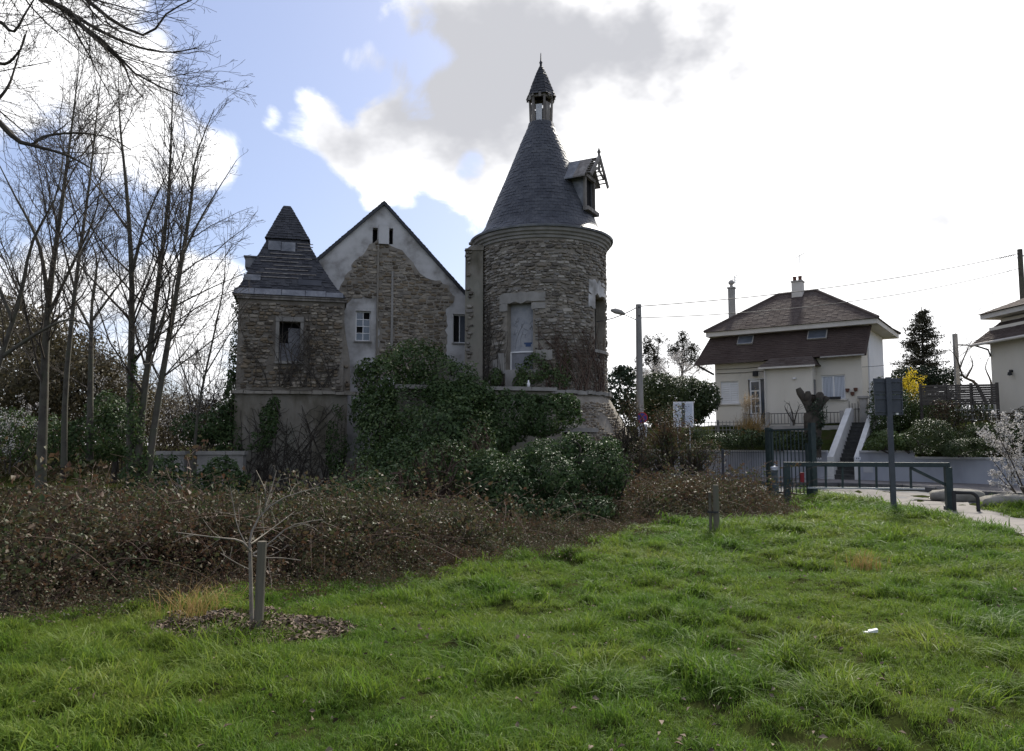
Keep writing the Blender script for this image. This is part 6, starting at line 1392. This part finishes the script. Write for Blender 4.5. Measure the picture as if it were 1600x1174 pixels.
# ------------------------------------------------------------------ gardens across the street
def conifer(name, label, x, y0, y1, Y, w, seed, n=26, spruce=True):
    rng = np.random.default_rng(seed); o = empty(name, (0, 0, 0), label=label, cat='tree'); b = np.array(P(x, y0, Y)); t_ = np.array(P(x, y1, Y)); b[2] = min(b[2], 2.0); H = t_[2]-b[2]; k = Y/FPX
    tubes_np('trunk', [(smooth_path([b, (b+t_)/2+np.array([.05, 0, 0]), t_], 10), np.linspace(.16, .02, 10))], 'bark_dark', o); tb = []; pts = []; nr = []
    for i in range(n):
        f = .14+.84*i/n; z = b[2]+H*f; R_ = w*k*(1-f)**.8*rng.uniform(.7, 1.15)+.12
        for j in range(6):
            a = rng.uniform(0, 6.28); L = R_*rng.uniform(.65, 1.1); c = np.array([b[0]+(t_[0]-b[0])*f, b[1], z]); d = np.array([math.cos(a), math.sin(a), 0]); dr_ = -.22 if spruce else .15
            q = np.array([c+d*L*s+np.array([0, 0, dr_*L*s+.25*L*s*s]) for s in np.linspace(0, 1, 6)]); tb.append((q, np.linspace(.025, .006, 6)))
            m_ = int(36*L+16); s = rng.uniform(.2, 1.02, m_)
            pp_ = c+d*(L*s)[:, None]+np.array([0, 0, 1])*(dr_*L*s+.25*L*s*s)[:, None]+rng.normal(size=(m_, 3))*np.array([.10, .10, .07]); pts.append(pp_); nr.append(rng.normal(size=(m_, 3))+np.array([0, 0, .4]))
    tubes_np('branches', tb, 'bark_dark', o); p = np.concatenate(pts); leaves('crown', p, np.concatenate(nr), .17*rng.uniform(.6, 1.3, len(p)), 'spruce_needle', o, rng, .3); return o
conifer('spruce_tree', 'tall dark spruce behind the yellow forsythia', 1440, 660, 480, 42, 74, 601, 40)
def pine(label, x, Y, blobs, seed, n): return leafy_tree('pine_tree', label, [tuple(P(x, 700, Y)), tuple(P(x, 620, Y)), tuple(P(x, 545, Y))], blobs, n*2, .15, 'spruce_needle', seed, gap=.5, group='pine trees behind the utility pole', thick=.45, aspect=.28)
pine('dark pine with layered crown just right of the utility pole', 1022, 48, [pb(1018, 545, 48, 22, 20, .9), pb(1030, 535, 48, 16, 13, .7), pb(1008, 562, 48, 16, 14, .7), pb(1028, 568, 48, 18, 14, .8), pb(1020, 585, 48, 24, 14, .9)], 611, 3200)
pine('smaller dark pine between the utility pole and the cream house', 1066, 50, [pb(1066, 530, 50, 14, 14, .7), pb(1080, 545, 50, 14, 11, .7), pb(1056, 548, 50, 14, 11, .7), pb(1068, 560, 50, 18, 12, .8), pb(1088, 566, 50, 10, 9, .5)], 612, 2400)
shrub('dark_hedge', 'dark evergreen hedge right behind the tower', 'hedge', [pb(968, 615, 40, 22, 38, 1.2), pb(990, 620, 40, 24, 40, 1.2), pb(975, 585, 40, 18, 12, .8), pb(1010, 630, 40, 20, 30, 1)], 5000, .16, 'needle', 613, gap=.12, stems=4)
blossom_bush('white flowering cherry behind the round bush', [[(1055, 650, 0), (1050, 600, 0), (1030, 570, .3)], [(1060, 650, 0), (1062, 590, .3), (1060, 560, .4)], [(1060, 640, 0), (1080, 590, .2), (1100, 570, .2)], [(1055, 640, 0), (1030, 600, .4), (1015, 585, .4)], [(1070, 630, 0), (1090, 605, .2), (1102, 595, .2)]], 38, 614, 3600, .13, .06)
shrub('round_bush', 'large rounded green bush left of the cream house', 'bush', [pb(1065, 622, 34, 50, 34, 1.3), pb(1098, 625, 34, 24, 28, .9), pb(1030, 618, 34, 32, 36, 1), pb(1050, 650, 33.5, 50, 22, 1)], 26000, .10, 'hedge_leaf', 615, gap=.03, stems=8)
shrub('scrub_bush', 'straggly brownish scrub bush in front of the parking sign', 'bush', [pb(1040, 680, 26, 48, 55, .9), pb(985, 660, 26.5, 24, 45, .6), pb(1085, 710, 25.5, 50, 28, .7), pb(1000, 720, 25.5, 40, 36, .8)], 13000, .06, 'bramble_leaf', 616, gap=.2, thick=.5, stems=170, stem_m='twig')
shrub('garden_shrub', 'low green garden shrubs on the bank under the cream house', 'shrub', [pb(1120, 690, 31, 40, 14, .6), pb(1165, 685, 31.3, 32, 16, .6), pb(1215, 690, 31, 34, 14, .6), pb(1090, 685, 31.5, 26, 16, .6), pb(1250, 688, 30.8, 22, 14, .5)], 7500, .075, 'hedge_leaf', 617, gap=.15, stems=6, extra=(2500, .07, 'ivy_light', 'pale_leaves'))
# pampas grass
c = P(1172, 680, 32); rng = np.random.default_rng(618); pg = empty('pampas_grass', (c.x, c.y, 1.9), label='straw-coloured pampas grass in front of the white door', cat='grass tuft')
me = tuft(619, 500, .25, 1.1, .012, .75); link_mesh('blades', me, 'dry_blade', pg); pp_ = []; 
for i in range(26):
    a = rng.uniform(0, 6.28); l = rng.uniform(.1, .45); zt5 = rng.uniform(1.1, 1.75); pp_.append(np.array([math.cos(a)*l, math.sin(a)*l*.6, zt5])*np.ones((60, 1))+rng.normal(size=(60, 3))*np.array([.035, .035, .16]))
p = np.concatenate(pp_); leaves('plumes', p, rng.normal(size=p.shape), .06, 'pampas', pg, rng, .3)
# pollarded stump tree
c = P(1270, 700, 29.8); rng = np.random.default_rng(620); po = empty('pollarded_tree', (0, 0, 0), label='dark pollarded stump with knobbly cut limbs beside the steps', cat='tree'); Yp = c.y
tb = [(smooth_path([np.array(P(1271, 715, Yp)), np.array(P(1270, 670, Yp)), np.array(P(1269, 645, Yp))], 7), np.array([.30, .29, .30, .33, .34, .34, .30]))]
for x1_, y1_, r_ in ((1247, 607, .12), (1262, 612, .11), (1281, 614, .13), (1292, 620, .11), (1272, 618, .13), (1255, 622, .10)):
    e = np.array(P(x1_, y1_, Yp+rng.uniform(-.3, .3))); b = np.array(P(1269, 652, Yp)); pts = smooth_path([b, (b+e)/2+rng.normal(size=3)*.08, e], 7); tb.append((pts, np.array([.16, .14, .12, .11, .12, .15, .10])*(r_/.12)))
tubes_np('trunk', tb, 'bark_dark', po, sides=(10, 6, 4))
shrub('stump_ivy', 'dark ivy clump growing around the pollarded stump', 'ivy', [pb(1276, 650, 29.7, 16, 26, .4), pb(1268, 690, 29.6, 14, 20, .35)], 2200, .075, 'needle', 621, gap=.05, stems=3)
bare_tree('garden_bush', 'small bare garden bush against the cream projecting room', [([(1240, 665), (1238, 645), (1232, 630)], .04, .01), ([(1240, 665), (1245, 645), (1250, 632)], .04, .01), ([(1239, 660), (1228, 640), (1226, 634)], .03, .01)], 32.0, 622, 'bark_dark', 'twig', {1: (6, 30, 60, .5, .1, .2, .2), 0: (9, 30, 70, .5, .1, .2, .1)}, 1, None, None)
# right-hand garden
shrub('dark_laurel', 'tall dark laurel hedge behind the road sign', 'hedge', [pb(1380, 650, 31, 18, 40, .8), pb(1400, 640, 31.5, 24, 40, .9), pb(1430, 645, 31.5, 26, 34, .9), pb(1372, 612, 32, 10, 22, .5)], 8500, .085, 'hedge_leaf', 630, gap=.12, stems=5, extra=(2500, .08, 'ivy_leaf', 'dark_leaves'))
blossom_bush('bright yellow forsythia in bloom beneath the spruce', [[(1420, 640, 0), (1415, 612, 0), (1405, 590, .1)], [(1422, 640, 0), (1424, 610, .1), (1428, 588, .1)], [(1424, 640, 0), (1434, 612, .1), (1440, 592, .1)], [(1420, 640, 0), (1410, 615, -.1), (1402, 603, -.1)], [(1422, 640, 0), (1420, 605, -.2), (1416, 592, -.2)], [(1424, 640, 0), (1432, 618, -.2), (1438, 606, -.2)]], 34, 631, 2600, .07, .06, 'forsythia', 8, 'forsythia', None, 'shrub')
shrub('clipped_bush', 'large clipped round bush on the bank behind the wall', 'bush', [pb(1455, 680, 28.2, 36, 24, .9), pb(1440, 690, 28, 30, 20, .8), pb(1490, 690, 28.5, 26, 18, .7)], 13000, .05, 'hedge_leaf', 632, gap=.03, stems=5, thick=.1)
shrub('clipped_bush', 'smaller low clipped bush hanging over the wall coping', 'bush', [pb(1512, 699, 26.9, 34, 14, .6), pb(1490, 702, 27, 20, 11, .5)], 7000, .045, 'hedge_leaf', 633, gap=.03, stems=4, thick=.1)
shrub('yellow_shrub', 'yellow-green leafy shrub behind the road sign post', 'shrub', [pb(1385, 686, 28.6, 22, 16, .5), pb(1408, 690, 28.4, 16, 14, .5), pb(1370, 696, 28.6, 16, 9, .4)], 3600, .075, 'ivy_light', 634, gap=.12, stems=5)
shrub('brown_hedge', 'brown twiggy hedge below the woven fence', 'hedge', [pb(1475, 650, 29.6, 26, 28, .5), pb(1520, 660, 29.4, 30, 24, .5), pb(1560, 665, 29, 34, 24, .6), pb(1600, 660, 28.6, 40, 24, .6)], 8000, .06, 'bramble_leaf', 635, gap=.2, stems=50, stem_m='twig')
shrub('dark_shrub', 'dark green shrubs under the pale house garden wall', 'shrub', [pb(1535, 678, 27.8, 30, 20, .5), pb(1575, 680, 27.4, 34, 24, .6), pb(1620, 680, 27, 40, 26, .6)], 7000, .06, 'hedge_leaf', 636, gap=.1, stems=4)
shrub('fence_hedge', 'dark hedge filling the gap behind the woven fence', 'hedge', [pb(1455, 655, 33, 30, 32, .7), pb(1505, 655, 33, 34, 30, .7), pb(1555, 655, 32.6, 30, 30, .7)], 9000, .09, 'hedge_leaf', 638, gap=.02, stems=3)
shrub('bush_under_spruce', 'dark bush at the foot of the spruce above the woven fence', 'bush', [pb(1475, 590, 38, 26, 16, .8), pb(1410, 588, 39, 18, 16, .7), pb(1445, 590, 38.5, 24, 18, .8)], 4500, .12, 'needle', 637, gap=.12, stems=4)
bare_tree('gnarled_tree', 'gnarled leafless tree above the woven fence', [([(1545, 640), (1525, 600), (1505, 588), (1495, 560), (1482, 545)], .09, .025), ([(1510, 590), (1520, 570), (1515, 555)], .05, .015), ([(1500, 575), (1512, 545), (1520, 530)], .04, .01), ([(1550, 640), (1549, 600), (1540, 575), (1547, 555)], .06, .02)], 34.0, 640, 'bark_dark', 'twig', {1: (3, 30, 60, .5, .15, .2, .2), 0: (5, 30, 70, .5, .1, .2, .1)}, 1, None, None)
blossom_bush('white blossom shrub arching in at the right edge by the path', [[(1610, 790, 0), (1580, 720, 0), (1545, 655, -.2)], [(1615, 790, 0), (1595, 720, .2), (1570, 665, .2)], [(1620, 780, 0), (1610, 710, .1), (1592, 650, 0)], [(1600, 790, 0), (1570, 745, .1), (1548, 715, .1)], [(1610, 790, 0), (1575, 760, .2), (1556, 740, .2)], [(1620, 790, .2), (1625, 720, .2), (1630, 660, .2)], [(1605, 780, .2), (1580, 735, .3), (1565, 700, .3)]], 19.5, 641, 9000, .03, .034, per=9)
# thin weeds in the meadow
for px, py, lab in ((1350, 893, 'brownish dry weed tuft in the meadow below the path'), (1130, 845, 'thin weeds at the foot of the paired stakes')):
    c = Gd(px, py); me = tuft(700+px, 130, .12, .26, .006, .9); o = link_mesh('weed_tuft', me, 'dry_blade' if px == 1350 else 'blade', None, label=lab, cat='weeds'); o.location = (c[0], c[1], float(gz(c[0], c[1])))
